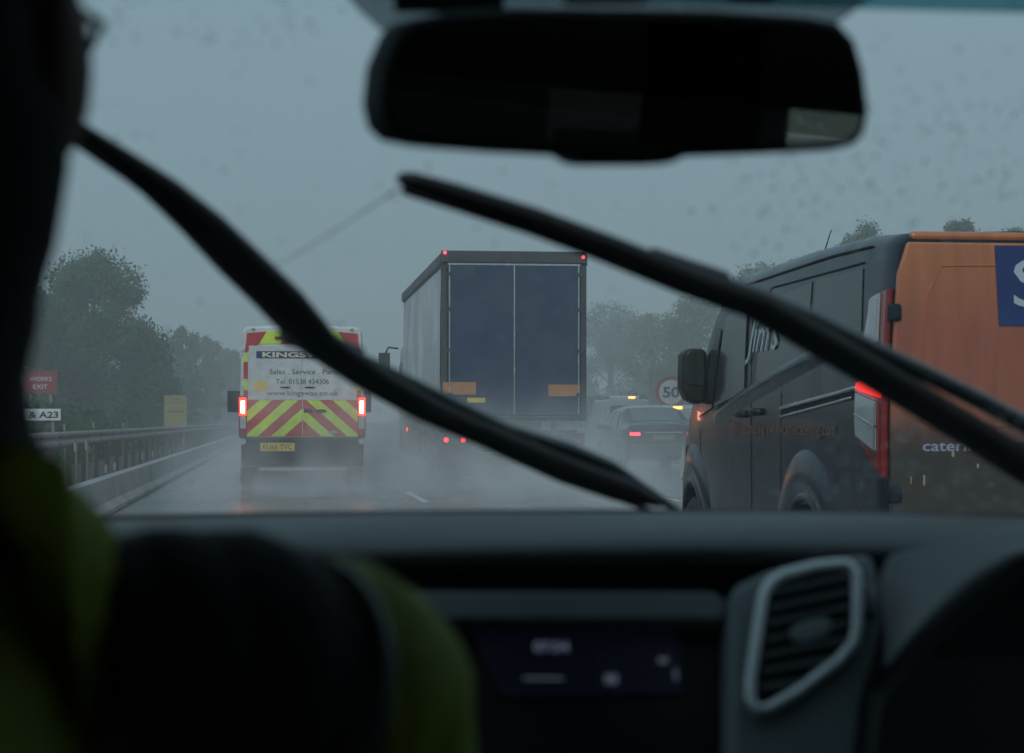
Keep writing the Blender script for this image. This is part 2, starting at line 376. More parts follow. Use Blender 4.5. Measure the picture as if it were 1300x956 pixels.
# ================================================================== VEHICLES
class Body:
    """closed loft; stations (y, w, zb, zt, r)"""
    def __init__(s, st, zs=1.0, k=.05, rb=.06, pw=1.5): s.st = st; s.zs = zs; s.k = k; s.rb = rb; s.pw = pw
    def at(s, y):
        st = s.st
        if y <= st[0][0]: return st[0][1:]
        for a, b in zip(st, st[1:]):
            if y <= b[0]:
                t = (y-a[0])/(b[0]-a[0]); return tuple(a[i]+(b[i]-a[i])*t for i in range(1, 5))
        return st[-1][1:]
    def X(s, y, z):
        w_, zb, zt, r = s.at(y); x = w_
        if z > s.zs: x -= s.k*(z-s.zs)**s.pw
        if z > zt-r:
            q = min((z-(zt-r))/r, 1); x -= r*(1-math.sqrt(max(0, 1-q*q)))
        if z < zb+s.rb:
            q = (zb+s.rb-z)/s.rb; x -= .04*q*q
        return max(x, .02)
    def mesh(s, nz=12, sub=.25):
        ys = []
        for a, b in zip(s.st, s.st[1:]):
            n = max(1, int((b[0]-a[0])/sub)); ys += [a[0]+(b[0]-a[0])*i/n for i in range(n)]
        ys.append(s.st[-1][0])
        vv = []; rings = []
        for y in ys:
            w_, zb, zt, r = s.at(y); zz = [zb, zb+s.rb*.5, zb+s.rb]
            lo, hi = zb+s.rb, zt-r
            zz += [lo+(hi-lo)*i/nz for i in range(1, nz+1)]
            zz += [hi+r*math.sin(math.pi/2*i/6) for i in range(1, 7)]
            ring = [(s.X(y, z), y, z) for z in zz]
            xe = ring[-1][0]
            ring.append((xe*.5, y, zt+.018*min(1, r/.1)))
            full = ring + [(0, y, zt+.024*min(1, r/.1))] + [(-x, yy, z) for x, yy, z in reversed(ring)]
            rings.append(range(len(vv), len(vv)+len(full))); vv += full
        ff = []
        for A, B in zip(rings, rings[1:]):
            n = len(A)
            for i in range(n): ff.append((A[i], A[(i+1) % n], B[(i+1) % n], B[i]))
        for A, flip in ((rings[0], 0), (rings[-1], 1)):
            c = len(vv); pts = [Vector(vv[i]) for i in A]; m_ = sum(pts, Vector())/len(pts); vv.append(tuple(m_)); n = len(A)
            for i in range(n): ff.append((A[i], A[(i+1) % n], c))
        b = MB(); b.add(vv, ff); return b
    def patch(s, mb, q, off=.004, th=.012, side=-1, nu=6, nv=6, mi=0):
        """q: four (y,z) corners; a thin plate lying on the flank"""
        g = [[None]*(nv+1) for _ in range(nu+1)]; vv = []
        for layer in (off+th, off):
            for i in range(nu+1):
                for j in range(nv+1):
                    a, b = i/nu, j/nv
                    y = (1-a)*(1-b)*q[0][0]+a*(1-b)*q[1][0]+a*b*q[2][0]+(1-a)*b*q[3][0]
                    z = (1-a)*(1-b)*q[0][1]+a*(1-b)*q[1][1]+a*b*q[2][1]+(1-a)*b*q[3][1]
                    vv.append((side*(s.X(y, z)+layer), y, z))
        N = (nu+1)*(nv+1); ff = []
        for i in range(nu):
            for j in range(nv):
                a = i*(nv+1)+j; ff.append((a, a+nv+1, a+nv+2, a+1)); ff.append((N+a, N+a+1, N+a+nv+2, N+a+nv+1))
        edge = [i*(nv+1) for i in range(nu+1)] + [nu*(nv+1)+j for j in range(1, nv+1)] + [i*(nv+1)+nv for i in range(nu-1, -1, -1)] + [j for j in range(nv-1, 0, -1)]
        for a, b in zip(edge, edge[1:]+edge[:1]): ff.append((a, b, N+b, N+a))
        mb.add(vv, ff, mi)
    def line(s, mb, pts, r=.006, off=.0, side=-1, n=6, mi=0, sub=6):
        P_ = []
        for (y0, z0), (y1, z1) in zip(pts, pts[1:]):
            for i in range(sub): 
                t = i/sub; y = y0+(y1-y0)*t; z = z0+(z1-z0)*t; P_.append((side*(s.X(y, z)+off), y, z))
        y, z = pts[-1]; P_.append((side*(s.X(y, z)+off), y, z))
        mb.tube(P_, r, n, mi=mi)
    def text(s, mb, t, cy, cz, w_, h_, off=.006, side=-1, mi=0, **k):
        vv, ff = text_flat(t, w_, h_, **k)
        out_ = []
        for a, b in vv:
            y = cy+a*side if side < 0 else cy+a    # on the left flank text reads front to back
            out_.append((side*(s.X(y, cz+b)+off), y, cz+b))
        mb.add(out_, ff, mi)
def cut_wheels(o, ys, r, zc, wid, x):
    cuts = []
    for y in ys:
        for s_ in (-1, 1):
            b = MB(); b.tube([(s_*(x-wid), y, zc), (s_*(x+.3), y, zc)], r, 32); c = b.build('cut', M['rubber'], o.parent); cuts.append(c)
    for c in cuts:
        m = o.modifiers.new('b', 'BOOLEAN'); m.object = c; m.operation = 'DIFFERENCE'; m.solver = 'EXACT'
    bpy.context.view_layer.update()
    dg = bpy.context.evaluated_depsgraph_get(); me = bpy.data.meshes.new_from_object(o.evaluated_get(dg))
    o.modifiers.clear(); me.name = o.data.name; o.data = me
    for c in cuts: bpy.data.objects.remove(c)
    bm = bmesh.new(); bm.from_mesh(me)
    for e in bm.edges: e.smooth = not (len(e.link_faces) == 2 and e.calc_face_angle(0) > R(32))
    for f in bm.faces: f.smooth = True
    bm.to_mesh(me); bm.free()
def wheel(root, x, y, r, wid, side):
    b = MB(); n = 36
    prof = [(-wid/2, r*.62), (-wid/2, r*.93), (-wid/2+.02, r), (wid/2-.02, r), (wid/2, r*.93), (wid/2, r*.62)]
    vv = [(x+a, y+math.cos(2*math.pi*i/n)*rr, r+math.sin(2*math.pi*i/n)*rr) for a, rr in prof for i in range(n)]
    m = len(prof); ff = [(j*n+i, j*n+(i+1) % n, ((j+1) % m)*n+(i+1) % n, ((j+1) % m)*n+i) for j in range(m) for i in range(n)]
    ty = b.add(vv, ff).build('wheel', M['tyre'], root, smooth=True)
    h = MB(); xo = x+side*(wid/2-.03)
    prof = [(0, 0.001), (side*.02, r*.16), (-side*.03, r*.3), (side*.0, r*.56), (side*.02, r*.62), (-side*.05, r*.63)]
    vv = [(xo+a, y+math.cos(2*math.pi*i/n)*rr, r+math.sin(2*math.pi*i/n)*rr) for a, rr in prof for i in range(n)]
    ff = [(j*n+i, j*n+(i+1) % n, (j+1)*n+(i+1) % n, (j+1)*n+i) for j in range(len(prof)-1) for i in range(n)]
    h.add(vv, ff)
    for i in range(5):
        th = 2*math.pi*i/5
        h.tube([(xo+side*.03, y+math.cos(th)*r*.1, r+math.sin(th)*r*.1), (xo+side*.035, y+math.cos(th)*r*.58, r+math.sin(th)*r*.58)], r*.07, 6)
    h.build('rim', M['rim'], ty, smooth=True)
    return ty

def clip(poly, a, b, c):
    """keep a*x+b*z<=c"""
    out_ = []
    for p, q in zip(poly, poly[1:]+poly[:1]):
        fp, fq = a*p[0]+b*p[1]-c, a*q[0]+b*q[1]-c
        if fp <= 0: out_.append(p)
        if fp*fq < 0:
            t = fp/(fp-fq); out_.append((p[0]+(q[0]-p[0])*t, p[1]+(q[1]-p[1])*t))
    return out_

# ------------------------------------------------------------------ chevron van ahead
def chevron_van():
    Y = 31.6; p = P(384, 600, Y)
    root = thing('service_van', 'white service van with red and yellow chevrons and lit brake lights', 'van', (p.x, Y, 0))
    k = FPX/(Y*math.cos(YAW)+p.x*math.sin(YAW))
    zz = lambda v: CAMZ+(HZ-v)/k
    xx = lambda u: (u-384)/k
    st = [(0, .99, .42, 2.66, .10), (.05, 1.02, .40, 2.70, .12), (.6, 1.03, .36, 2.72, .14), (3.6, 1.03, .34, 2.72, .14), (4.0, 1.02, .34, 2.6, .14), (4.7, 1.0, .34, 1.75, .12), (5.0, .98, .34, 1.32, .1), (5.5, .93, .36, 1.15, .1), (5.7, .8, .42, .95, .1)]
    B = Body(st, zs=1.1, k=.022); body = B.mesh().build('body', M['white'], root)
    cut_wheels(body, (1.2, 4.75), .42, .38, .35, 1.0)
    for y in (1.2, 4.75):
        for s in (-1, 1): wheel(root, s*.9, y, .35, .22, s)
    # rear doors: film
    door_b, waist, top = zz(554), zz(508), zz(439)
    r = MB(); yel = MB(); red = MB(); slope = 1.12; za = zz(533); wst = .212
    def region(reg, za, off=0, mirror=True):
        for kk in range(-6, 14):
            lo, hi = (kk*wst+off, (kk+1)*wst+off)
            if kk == -1+0 and False: pass
            poly = list(reg); poly = clip(poly, 1, slope, hi+slope*za); poly = clip(poly, -1, -slope, -(lo+slope*za)) if poly else poly
            if len(poly) < 3: continue
            mb = yel if (kk >= 0 and kk % 2 == 0) else red
            for s in (1, -1):
                pts = [(s*x, -.010, z) for x, z in poly]
                if s < 0: pts.reverse()
                mb.prism(pts, (0, .006, 0))
    region([(0.006, door_b), (.93, door_b), (.975, waist), (0.006, waist)], za)
    # upper band over the doors, and the pillars
    topz = zz(421)
    for x0, x1, c in ((.006,.10,yel),(.10,.36,red),(.36,.70,yel),(.70,.90,red)):
        for s in (1, -1):
            sl_ = .12
            q = [(s*x0, top+.03), (s*x1, top+.03), (s*max(.0,x1-sl_), topz), (s*max(.006,x0-sl_), topz)]
            if abs(x1-.9) < 1e-6: q = [(s*x0, top+.03), (s*.93, top-.12), (s*.90, topz-.03), (s*max(0,x0-sl_), topz)]
            c.prism([(x, -.010, z) for x, z in (q if s > 0 else q[::-1])], (0, .006, 0))
    for s in (1, -1):
        for z0, z1, c in ((waist, waist+.16, red), (waist+.16, waist+.34, yel), (waist+.34, waist+.62, red), (waist+.62, top-.14, yel)):
            c.box(min(s*.885, s*.955), max(s*.885, s*.955), -.010, -.004, z0+.003, z1)
    red.build('red_stripes', M['red'], root); yel.build('yellow_stripes', M['yellow'], root)
    # door panels
    dm = mat('van_door_grey_white', (.62,.66,.68), .3, coat=.3, dirt=(.3,.3,.3,.3), dscale=2)
    for s in (-1, 1):
        d = MB().box(min(s*.008, s*.87), max(s*.008, s*.87), -.014, -.003, waist+.004, top).build('rear_door', dm, root, bevel=.006, seg=1)
        h = MB().box(s*.10-.06 if s > 0 else -.36, s*.10+.10 if s > 0 else -.20, -.03, -.016, zz(492.5), zz(491)).build('door_handle', M['black_plastic'], d)
    t = MB()
    text_rear(t, 'Sales . Service . Parts', xx(386), zz(472), 1.12, .085, -.0165)
    text_rear(t, 'Tel. 01538 434306', xx(384), zz(484.5), .86, .085, -.0165)
    text_rear(t, 'www.kingsway.co.uk', xx(384), zz(500), 1.16, .1, -.0165)
    t.build('lettering', M['text_dark'], root)
    bn = MB().box(xx(326), xx(442), -.020, -.015, zz(455), zz(446)).build('name_banner', mat('banner_navy', (.02,.04,.14), .4), root)
    t = MB(); text_rear(t, 'KINGSWAY', 0, zz(450.5), 1.3, .085, -.0225, bold=.03); t.build('lettering', mat('cream_letters', (.75,.7,.5), .5), bn)
    MB().box(xx(323), xx(339), -.020, -.015, zz(496), zz(484)).build('yellow_sticker', M['plate'], root)
    # handle/badge
    e = MB(); e.add([(math.cos(a_)*.10+.30, -.018, zz(522)+math.sin(a_)*.03) for a_ in [i*math.pi/8 for i in range(16)]], [tuple(range(16))]); e.box(.02, .16, -.02, -.012, zz(524), zz(519))
    e.build('door_handle', M['black_plastic'], root)
    e = MB(); e.add([(math.cos(a_)*.075+.50, -.018, zz(549)+math.sin(a_)*.032) for a_ in [i*math.pi/8 for i in range(16)]], [tuple(range(16))]); e.build('badge', M['chrome'], root)
    # bumper and plate
    bp = MB().box(-.99, .99, -.10, .1, zz(591), door_b-.012).build('bumper', M['black_plastic'], root, bevel=.04, seg=3)
    pl = MB().box(xx(331), xx(374), -.112, -.10, zz(572.5), zz(562)).build('number_plate', M['plate'], root)
    t = MB(); text_rear(t, 'KU66 TVC', xx(352.5), zz(567.2), .47, .085, -.1145); t.build('lettering', M['text_dark'], pl)
    MB().box(-.7, .7, -.16, -.05, .34, .40).build('step', M['steel'], root, bevel=.01)
    for s in (-1, 1):
        l = MB(); B2 = B
        l.box(min(s*.90, s*1.03), max(s*.90, s*1.03), -.03, .12, zz(555), zz(503)).build('tail_light', M['red_lens'], root, bevel=.015)
        MB().box(min(s*.91, s*1.025), max(s*.91, s*1.025), -.043, -.031, zz(528), zz(505)).build('stop_lens', M['red_lit'], root, bevel=.012, seg=3)
        MB().box(min(s*.935, s*.995), max(s*.935, s*.995), -.055, -.0435, zz(525), zz(509)).build('brake_lamp', M['brake_hot'], root, bevel=.010, seg=3)
        MB().box(min(s*.915, s*1.01), max(s*.915, s*1.01), -.036, -.031, zz(544), zz(529)).build('indicator_lens', M['clear_lens'], root)
        MB().tube([(s*.96, -.11, zz(560.5)), (s*.96, -.09, zz(560.5))], .05, 14).build('reflector', M['clear_lens'], root)
        # door mirrors
        mm = MB(); mm.box(min(s*1.1, s*1.33), max(s*1.1, s*1.33), 4.35, 4.5, 1.32, 1.72); mm.tube([(s*.98, 4.5, 1.35), (s*1.15, 4.45, 1.42)], .035, 8)
        mm.build('door_mirror', M['black_plastic'], root, bevel=.03)
        MB().tube([(s*.80, -.012, topz+.03), (s*.80, -.012, topz+.055)], .03, 8).build('marker_lamp', M['clear_lens'], root)
    # door hinges and centre seam
    h = MB()
    for s in (-1, 1):
        for z in (waist+.25, top-.05, door_b+.15): h.box(min(s*.93, s*1.0), max(s*.93, s*1.0), -.022, -.002, z-.04, z+.04)
    h.build('hinges', M['white'], root, bevel=.008)
    MB().box(-.45, .45, -.03, .02, top+.10, top+.15).build('high_brake_lamp', M['red_lens'], root, bevel=.01)
    return root
chevron_van()

# ------------------------------------------------------------------ lorry
def lorry():
    Y = 32.6; pL = P(560, 400, Y); depth = Y*math.cos(YAW)+pL.x*math.sin(YAW); k = FPX/depth
    wid = 2.5; cx = pL.x+wid/2
    root = thing('lorry', 'tall lorry with dark blue rear doors and grey curtain sides', 'lorry', (cx, Y, 0))
    zz = lambda v: CAMZ+(HZ-v)/k
    xx = lambda u: (u-560)/k-wid/2
    L = 10.3; zt = zz(318); zb = zz(527)
    blue = mat('lorry_door_blue', (.014,.030,.095), .4, var=.2, scale=1.5, dirt=(.09,.10,.13,.55), dscale=1.1, coat=.1)
    grey = mat('curtain_grey', (.60,.65,.67), .5, var=.12, scale=.7, dirt=(.30,.32,.33,.6), dscale=.9)
    frame = mat('lorry_frame', (.05,.055,.06), .5, .3, dirt=(.12,.12,.12,.5))
    # box shell: roof, floor and front
    s = MB(); s.box(-wid/2+.02, wid/2-.02, .03, L, zt-.30, zt-.02); s.build('roof', frame, root, bevel=.03)
    MB().box(-wid/2+.06, wid/2-.06, .06, L-.02, zb+.02, zt-.302).build('cargo_box', frame, root)
    for sd in (-1, 1):
        # rippled side curtain
        n = 150; vv = []; ff = []
        for i in range(n+1):
            y = .12+(L-.24)*i/n; rip = .010*math.sin(y*9.1)+.012*math.sin(y*3.7+1)+.005*math.sin(y*23)
            vv += [(sd*(wid/2-.02+rip*.3), y, zt-.28), (sd*(wid/2-.015+rip), y, zt-1.0), (sd*(wid/2-.015+rip*1.2), y, zb+.6), (sd*(wid/2-.02+rip*.5), y, zb+.05)]
        for i in range(n):
            for j in range(3): a = i*4+j; ff.append((a, a+4, a+5, a+1))
        cu = MB().add(vv, ff).build('side_curtain', grey, root, smooth=True, fix=False)
        st = MB()
        for i in range(14):
            y = .5+i*.72; st.box(min(sd*(wid/2+.0), sd*(wid/2+.014)), max(sd*(wid/2), sd*(wid/2+.014)), y-.025, y+.025, zb+.0, zb+.34)
        st.build('curtain_straps', frame, cu)
        MB().box(min(sd*(wid/2-.05), sd*(wid/2+.02)), max(sd*(wid/2-.05), sd*(wid/2+.02)), .0, L, zt-.24, zt-.05).build('cant_rail', frame, root, bevel=.015)
        MB().box(min(sd*(wid/2-.05), sd*(wid/2+.01)), max(sd*(wid/2-.05), sd*(wid/2+.01)), .0, L, zb-.10, zb+.02).build('side_rail', frame, root)
        MB().box(min(sd*(wid/2-.10), sd*wid/2), max(sd*(wid/2-.10), sd*wid/2), -.02, .10, zb-.05, zt-.25).build('corner_post', frame, root, bevel=.01)
        # side guards
        g = MB(); g.box(min(sd*1.18, sd*1.22), max(sd*1.18, sd*1.22), 3.2, 6.6, .42, .54); g.box(min(sd*1.18, sd*1.22), max(sd*1.18, sd*1.22), 3.2, 6.6, .75, .87)
        for y in (3.3, 4.9, 6.5): g.box(min(sd*1.1, sd*1.18), max(sd*1.1, sd*1.18), y-.04, y+.04, .42, 1.0)
        g.build('side_guard', frame, root)
        # marker lamps along the flank
    hd = MB().box(-wid/2, wid/2, -.04, .05, zt-.20, zt).build('rear_header', frame, root, bevel=.015)
    for sd in (-1, 1):
        d = MB().box(min(sd*.012, sd*1.14), max(sd*.012, sd*1.14), -.03, .02, zb+.0, zt-.21).build('rear_door', blue, root, bevel=.008)
        r = MB()
        xb = sd*1.11
        r.tube([(xb, -.05, zb+.02), (xb, -.05, zt-.24)], .016, 8)
        r.build('lock_rod', M['chrome'], d)
        if sd < 0:
            r = MB().tube([(.0, -.05, zb+.02), (.0, -.05, zt-.24)], .018, 8); r.build('lock_rod', M['chrome'], d)
        c = MB()
        for z in (zb+.35, zb+1.1, zt-1.0, zt-.4): c.box(xb-.05, xb+.05, -.07, -.03, z-.03, z+.03)
        c.build('rod_brackets', frame, d)
    MB().box(-1.14, 1.14, -.045, -.03, zt-.245, zt-.215).build('door_seal', M['chrome'], root)
    a = MB().box(xx(562), xx(604), -.062, -.05, zz(501), zz(485)).build('reflective_board', M['amber'], root)
    a = MB().box(xx(697), xx(738), -.062, -.05, zz(503), zz(488)).build('reflective_board', M['amber'], root)
    # chassis
    MB().box(-.5, .5, .2, L+1.6, .62, zb-.12).build('chassis', frame, root)
    tl = MB().box(-1.2, 1.2, -.03, .25, zz(530), zb-.02).build('tail_lift', frame, root, bevel=.02)
    MB().box(xx(593), xx(616), -.045, -.031, zz(511), zz(505)).build('number_plate', M['plate'], root)
    un = MB(); un.box(-1.2, 1.2, -.02, .12, .42, .60)
    for x in (-.7, .7): un.box(x-.05, x+.05, .03, .12, .58, zb-.1)
    un.build('underrun_bar', frame, root, bevel=.02)
    lb = MB().box(xx(563), xx(596), -.05, .05, zz(566), zz(550)).build('lamp_cluster', M['rubber'], root, bevel=.015)
    lb2 = MB().box(-xx(596), -xx(563), -.05, .05, zz(566), zz(550)).build('lamp_cluster', M['rubber'], root, bevel=.015)
    for u in (566, 588):
        MB().ell((xx(u), -.056, zz(558.5)), (.042, .02, .042), 12, 8).build('tail_lamp', M['tail_spot'], root, smooth=True)
        MB().ell((-xx(u), -.056, zz(558.5)), (.05, .02, .05), 12, 8).build('tail_lamp', M['red_lens'], root, smooth=True)
    MB().ell((-wid/2-.02, 8.5, .98), (.02, .05, .05), 12, 8).build('side_marker_lamp', M['tail_spot'], root, smooth=True)
    for u, v in ((564.5, 321), (742, 325)):
        MB().ell((xx(u), -.055, zz(v)), (.026, .02, .026), 12, 8).build('marker_lamp', M['red_spot'], root, smooth=True)
    # mudflaps, wheels
    for sd in (-1, 1):
        MB().box(min(sd*.62, sd*1.22), max(sd*.62, sd*1.22), .85, .87, .2, 1.0).build('mudflap', M['rubber'], root)
        for y in (1.5, 2.75): wheel(root, sd*1.0, y, .48, .46, sd)
        wheel(root, sd*1.08, L+.9, .48, .3, sd)
    # cab
    cabm = mat('cab_white', (.45,.48,.5), .35, coat=.3, dirt=(.2,.2,.2,.4))
    st = [(L+.15, 1.2, .7, 2.9, .12), (L+.3, 1.22, .6, 3.0, .15), (L+1.7, 1.22, .45, 2.95, .2), (L+2.15, 1.2, .4, 2.2, .2), (L+2.35, 1.1, .4, 1.9, .2)]
    B = Body(st, zs=1.8, k=.03); cab = B.mesh().build('cab', cabm, root, auto=35)
    for sd in (-1, 1):
        m = MB(); B.patch(m, [(L+1.0, 1.7), (L+1.9, 1.7), (L+1.75, 2.45), (L+1.0, 2.5)], side=sd); m.build('cab_window', M['dark_glass'], root)
        mm = MB(); mm.box(min(sd*1.42, sd*1.68), max(sd*1.42, sd*1.68), L+1.95, L+2.1, 2.05, 2.75); 
        mm.tube([(sd*1.22, L+2.0, 2.85), (sd*1.45, L+2.05, 2.88), (sd*1.52, L+2.05, 2.74)], .025, 8)
        mm.tube([(sd*1.22, L+2.0, 1.85), (sd*1.45, L+2.05, 1.92), (sd*1.52, L+2.05, 2.06)], .025, 8)
        mm.box(min(sd*1.45, sd*1.64), max(sd*1.45, sd*1.64), L+1.97, L+2.1, 1.78, 1.98)
        mm.build('cab_mirror', M['black_plastic'], root, bevel=.03)
    MB().box(-1.0, 1.0, L+2.02, L+2.32, 2.0, 2.06).build('sun_visor', M['dark_glass'], root)
    return root
lorry()

# ------------------------------------------------------------------ orange and navy van (near, right)
def print_mat():
    m = bpy.data.materials.new('orange_vehicle_wrap'); m.use_nodes = True; t = m.node_tree; b = t.nodes['Principled BSDF']
    tc = t.nodes.new('ShaderNodeTexCoord'); sp = t.nodes.new('ShaderNodeSeparateXYZ'); t.links.new(tc.outputs['Object'], sp.inputs[0])
    nz = t.nodes.new('ShaderNodeTexNoise'); nz.inputs['Scale'].default_value = 1.6; nz.inputs['Detail'].default_value = 3; nz.inputs['Distortion'].default_value = .6
    t.links.new(tc.outputs['Object'], nz.inputs['Vector'])
    ad = t.nodes.new('ShaderNodeMath'); ad.operation = 'MULTIPLY_ADD'; ad.inputs[1].default_value = .22; t.links.new(nz.outputs['Fac'], ad.inputs[0]); t.links.new(sp.outputs['Z'], ad.inputs[2])
    mr = t.nodes.new('ShaderNodeMapRange'); mr.inputs['From Min'].default_value = .6; mr.inputs['From Max'].default_value = 2.1; t.links.new(ad.outputs[0], mr.inputs['Value'])
    cr = t.nodes.new('ShaderNodeValToRGB'); e = cr.color_ramp.elements
    e[0].position = .35; e[0].color = (.055,.047,.042,1); e[1].position = 1.0; e[1].color = (.55,.20,.085,1)
    for ps, c in ((.41,(.13,.07,.05,1)), (.48,(.38,.125,.07,1)), (.70,(.40,.12,.07,1)), (.85,(.48,.165,.072,1))):
        x = cr.color_ramp.elements.new(ps); x.color = c
    t.links.new(mr.outputs[0], cr.inputs[0])
    n2 = t.nodes.new('ShaderNodeTexNoise'); n2.inputs['Scale'].default_value = 6; n2.inputs['Detail'].default_value = 8; n2.inputs['Distortion'].default_value = .3
    mp = t.nodes.new('ShaderNodeMapping'); mp.inputs['Scale'].default_value = (2.5, 1, .35); t.links.new(tc.outputs['Object'], mp.inputs[0]); t.links.new(mp.outputs[0], n2.inputs['Vector'])
    r3 = t.nodes.new('ShaderNodeMapRange'); r3.inputs['From Min'].default_value = .35; r3.inputs['From Max'].default_value = .7; r3.inputs['To Min'].default_value = .88; r3.inputs['To Max'].default_value = 1.10
    t.links.new(n2.outputs['Fac'], r3.inputs['Value'])
    mu = t.nodes.new('ShaderNodeVectorMath'); mu.operation = 'SCALE'; t.links.new(cr.outputs[0], mu.inputs[0]); t.links.new(r3.outputs[0], mu.inputs['Scale'])
    t.links.new(mu.outputs[0], b.inputs['Base Color']); b.inputs['Roughness'].default_value = .3; b.inputs['Coat Weight'].default_value = .3
    return m
def catering_van():
    Y = 8.02; pL = P(1133, 500, Y); hw = .985; cx = pL.x+hw
    cx -= .02
    root = thing('catering_van', 'near van with orange rear doors and dark navy flank', 'van', (cx, Y, 0))
    k = FPX/(Y*math.cos(YAW)+pL.x*math.sin(YAW)); zz = lambda v: CAMZ+(HZ-v)/k
    xr = lambda u: P(u, 500, Y).x-cx
    navy = mat('navy_van_paint', (.004,.012,.024), .24, coat=.12, spec=.38, var=.2, scale=3, rvar=.08, dirt=(.010,.034,.052,.4), dscale=2.2)
    wrap = print_mat()
    st = [(0, hw-.012, .34, 1.94, .05), (.03, hw, .32, 1.965, .07), (.5, hw, .30, 2.00, .08), (1.5, hw, .30, 2.02, .09), (2.9, hw, .28, 2.01, .10), (3.25, hw, .28, 1.95, .12), (3.5, hw-.005, .28, 1.82, .12), (4.05, hw-.02, .28, 1.36, .12), (4.3, hw-.04, .28, 1.14, .10), (4.65, hw-.09, .28, 1.02, .12), (4.85, hw-.2, .30, .90, .14), (4.95, hw-.38, .34, .74, .12)]
    B = Body(st, zs=1.12, k=.06, pw=1.6); body = B.mesh(nz=16, sub=.15).build('body', navy, root)
    cut_wheels(body, (1.30, 4.02), .39, .35, .32, .95)
    for y in (1.30, 4.02):
        for s in (-1, 1): wheel(root, s*.86, y, .335, .22, s)
    # flared arches
    for s in (-1, 1):
        for y0 in (1.30, 4.02):
            f = MB(); pts = []
            for i in range(17):
                a = math.pi*(i/16)*1.06-.09
                yy = y0+math.cos(a)*.41; z = .36+math.sin(a)*.42; pts.append((s*(B.X(yy, z)+.004), yy, z))
            f.tube(pts, .022, 8); f.build('wheel_arch', navy, root, smooth=True)
            # broad pressed bulge above the arch
            bl = MB(); N = 18; vv = []
            for j, (rr, of) in enumerate(((.42,.012),(.46,.03),(.53,.034),(.62,.016),(.68,-.008))):
                for i in range(N+1):
                    a = math.pi*(.08+.84*i/N); yy = y0+math.cos(a)*rr*1.0; z = .36+math.sin(a)*rr
                    vv.append((s*(B.X(yy, z)+of*math.sin(math.pi*(.02+.96*i/N))**.5-.004), yy, z))
            ff = [(j*(N+1)+i, j*(N+1)+i+1, (j+1)*(N+1)+i+1, (j+1)*(N+1)+i) for j in range(4) for i in range(N)]
            bl.add(vv, ff).build('wing_bulge', navy, root, smooth=True)
    # rear doors, orange print, wrapping to the edge
    for s in (-1, 1):
        d = MB(); pass
        out_ = []
        x_in, x_o = s*.006, s*(hw-.004)
        zt, zb = 1.922, .60
        out_ = [(x_in, -.03, zb), (x_o, -.03, zb)]
        for i in range(7):
            z = 1.1+(zt-1.1)*i/6; out_.append((s*(B.X(.03, min(z, 1.86))-.004-(.03*max(0, (z-1.8)/.1))), -.03, z))
        out_ += [(x_in, -.03, zt)]
        d.prism(out_ if s > 0 else out_[::-1], (0, .032, 0)); dd = d.build('rear_door', wrap, root, bevel=.012, seg=3)
    # pressed panel recess lines on rear doors
    e = MB()
    for s in (-1, 1):
        pts = [(s*.86, -.031, 1.16), (s*.82, -.031, 1.70), (s*.76, -.031, 1.82), (s*.12, -.031, 1.83), (s*.08, -.031, 1.79), (s*.08, -.031, 1.2), (s*.12, -.031, 1.14), (s*.8, -.031, 1.12)]
        e.tube([(x*1.0, y, z) for x, y, z in pts], .0035, 6, closed=True)
    e.build('door_pressings', wrap, root, smooth=True)
    # roof edge in orange
    re_ = MB(); re_.box(-hw+.10, hw-.10, -.006, .08, 1.93, 1.972); re_.build('roof_edge', wrap, root, bevel=.02, seg=3)
    # bumper
    bm_ = MB(); bm_.box(-hw+.01, hw-.01, -.14, .1, .33, .585); bm_.build('bumper', wrap, root, bevel=.05, seg=4)
    MB().box(-hw+.06, hw-.06, -.10, .0, .586, .598).build('bumper_step', M['black_plastic'], root)
    # blue panel
    bx0, bx1 = xr(1259), xr(1259)+.72
    bpn = MB().prism([(bx0, -.036, zz(311)), (bx1, -.036, zz(311)), (bx1, -.036, zz(413)), (bx0+.02, -.036, zz(413))], (0, .004, 0)).build('blue_panel', mat('blue_film', (.025,.05,.19), .35, var=.3, scale=3), root)
    t = MB(); text_rear(t, 'S', xr(1284)+.075, zz(359), .16, .21, -.038, bold=.0); t.build('lettering', mat('pale_blue_letters', (.45,.58,.66), .5), bpn)
    t = MB(); text_rear(t, 'catering', xr(1208), zz(568.5), .28, .058, -.033, bold=.012); t.build('lettering', mat('lilac_letters', (.42,.46,.62), .5), root)
    # printed glasses and lights picture on the lower doors
    g = MB()
    for u0, u1, v0, v1 in ((1153,1154,605,614),(1169,1171,603,616),(1237,1239,589,594),(1205,1208,573,580)):
        g.box(xr(u0), xr(u1), -.034, -.031, zz(v1), zz(v0))
    g.build('printed_highlights', mat('print_cream', (.5,.42,.25), .5), root)
    e = MB(); 
    e.box(-.50, -.30, -.045, -.03, .98, 1.06); e.build('door_handle', M['black_plastic'], root, bevel=.01)
    # tail lights wrapping on to both flanks
    for s in (-1, 1):
        tall = MB(); B.patch(tall, [(.015, zz(560)), (.015, zz(366)), (.19, zz(372)), (.33, zz(556))], .004, .02, s, 8, 16); base = tall.build('tail_light', M['red_lens'], root, smooth=False)
        c = MB()
        B.patch(c, [(.09, zz(432)), (.30, zz(440)), (.21, zz(374)), (.10, zz(370))], .026, .01, s, 6, 8); c.build('reversing_lens', M['clear_lens'], base)
        rb = MB()
        for yy in (.12,.145,.17,.195,.22): B.line(rb, [(yy, zz(436)), (yy-.0, zz(376))], .004, .037, s)
        rb.build('lens_ribs', M['chrome'], base)
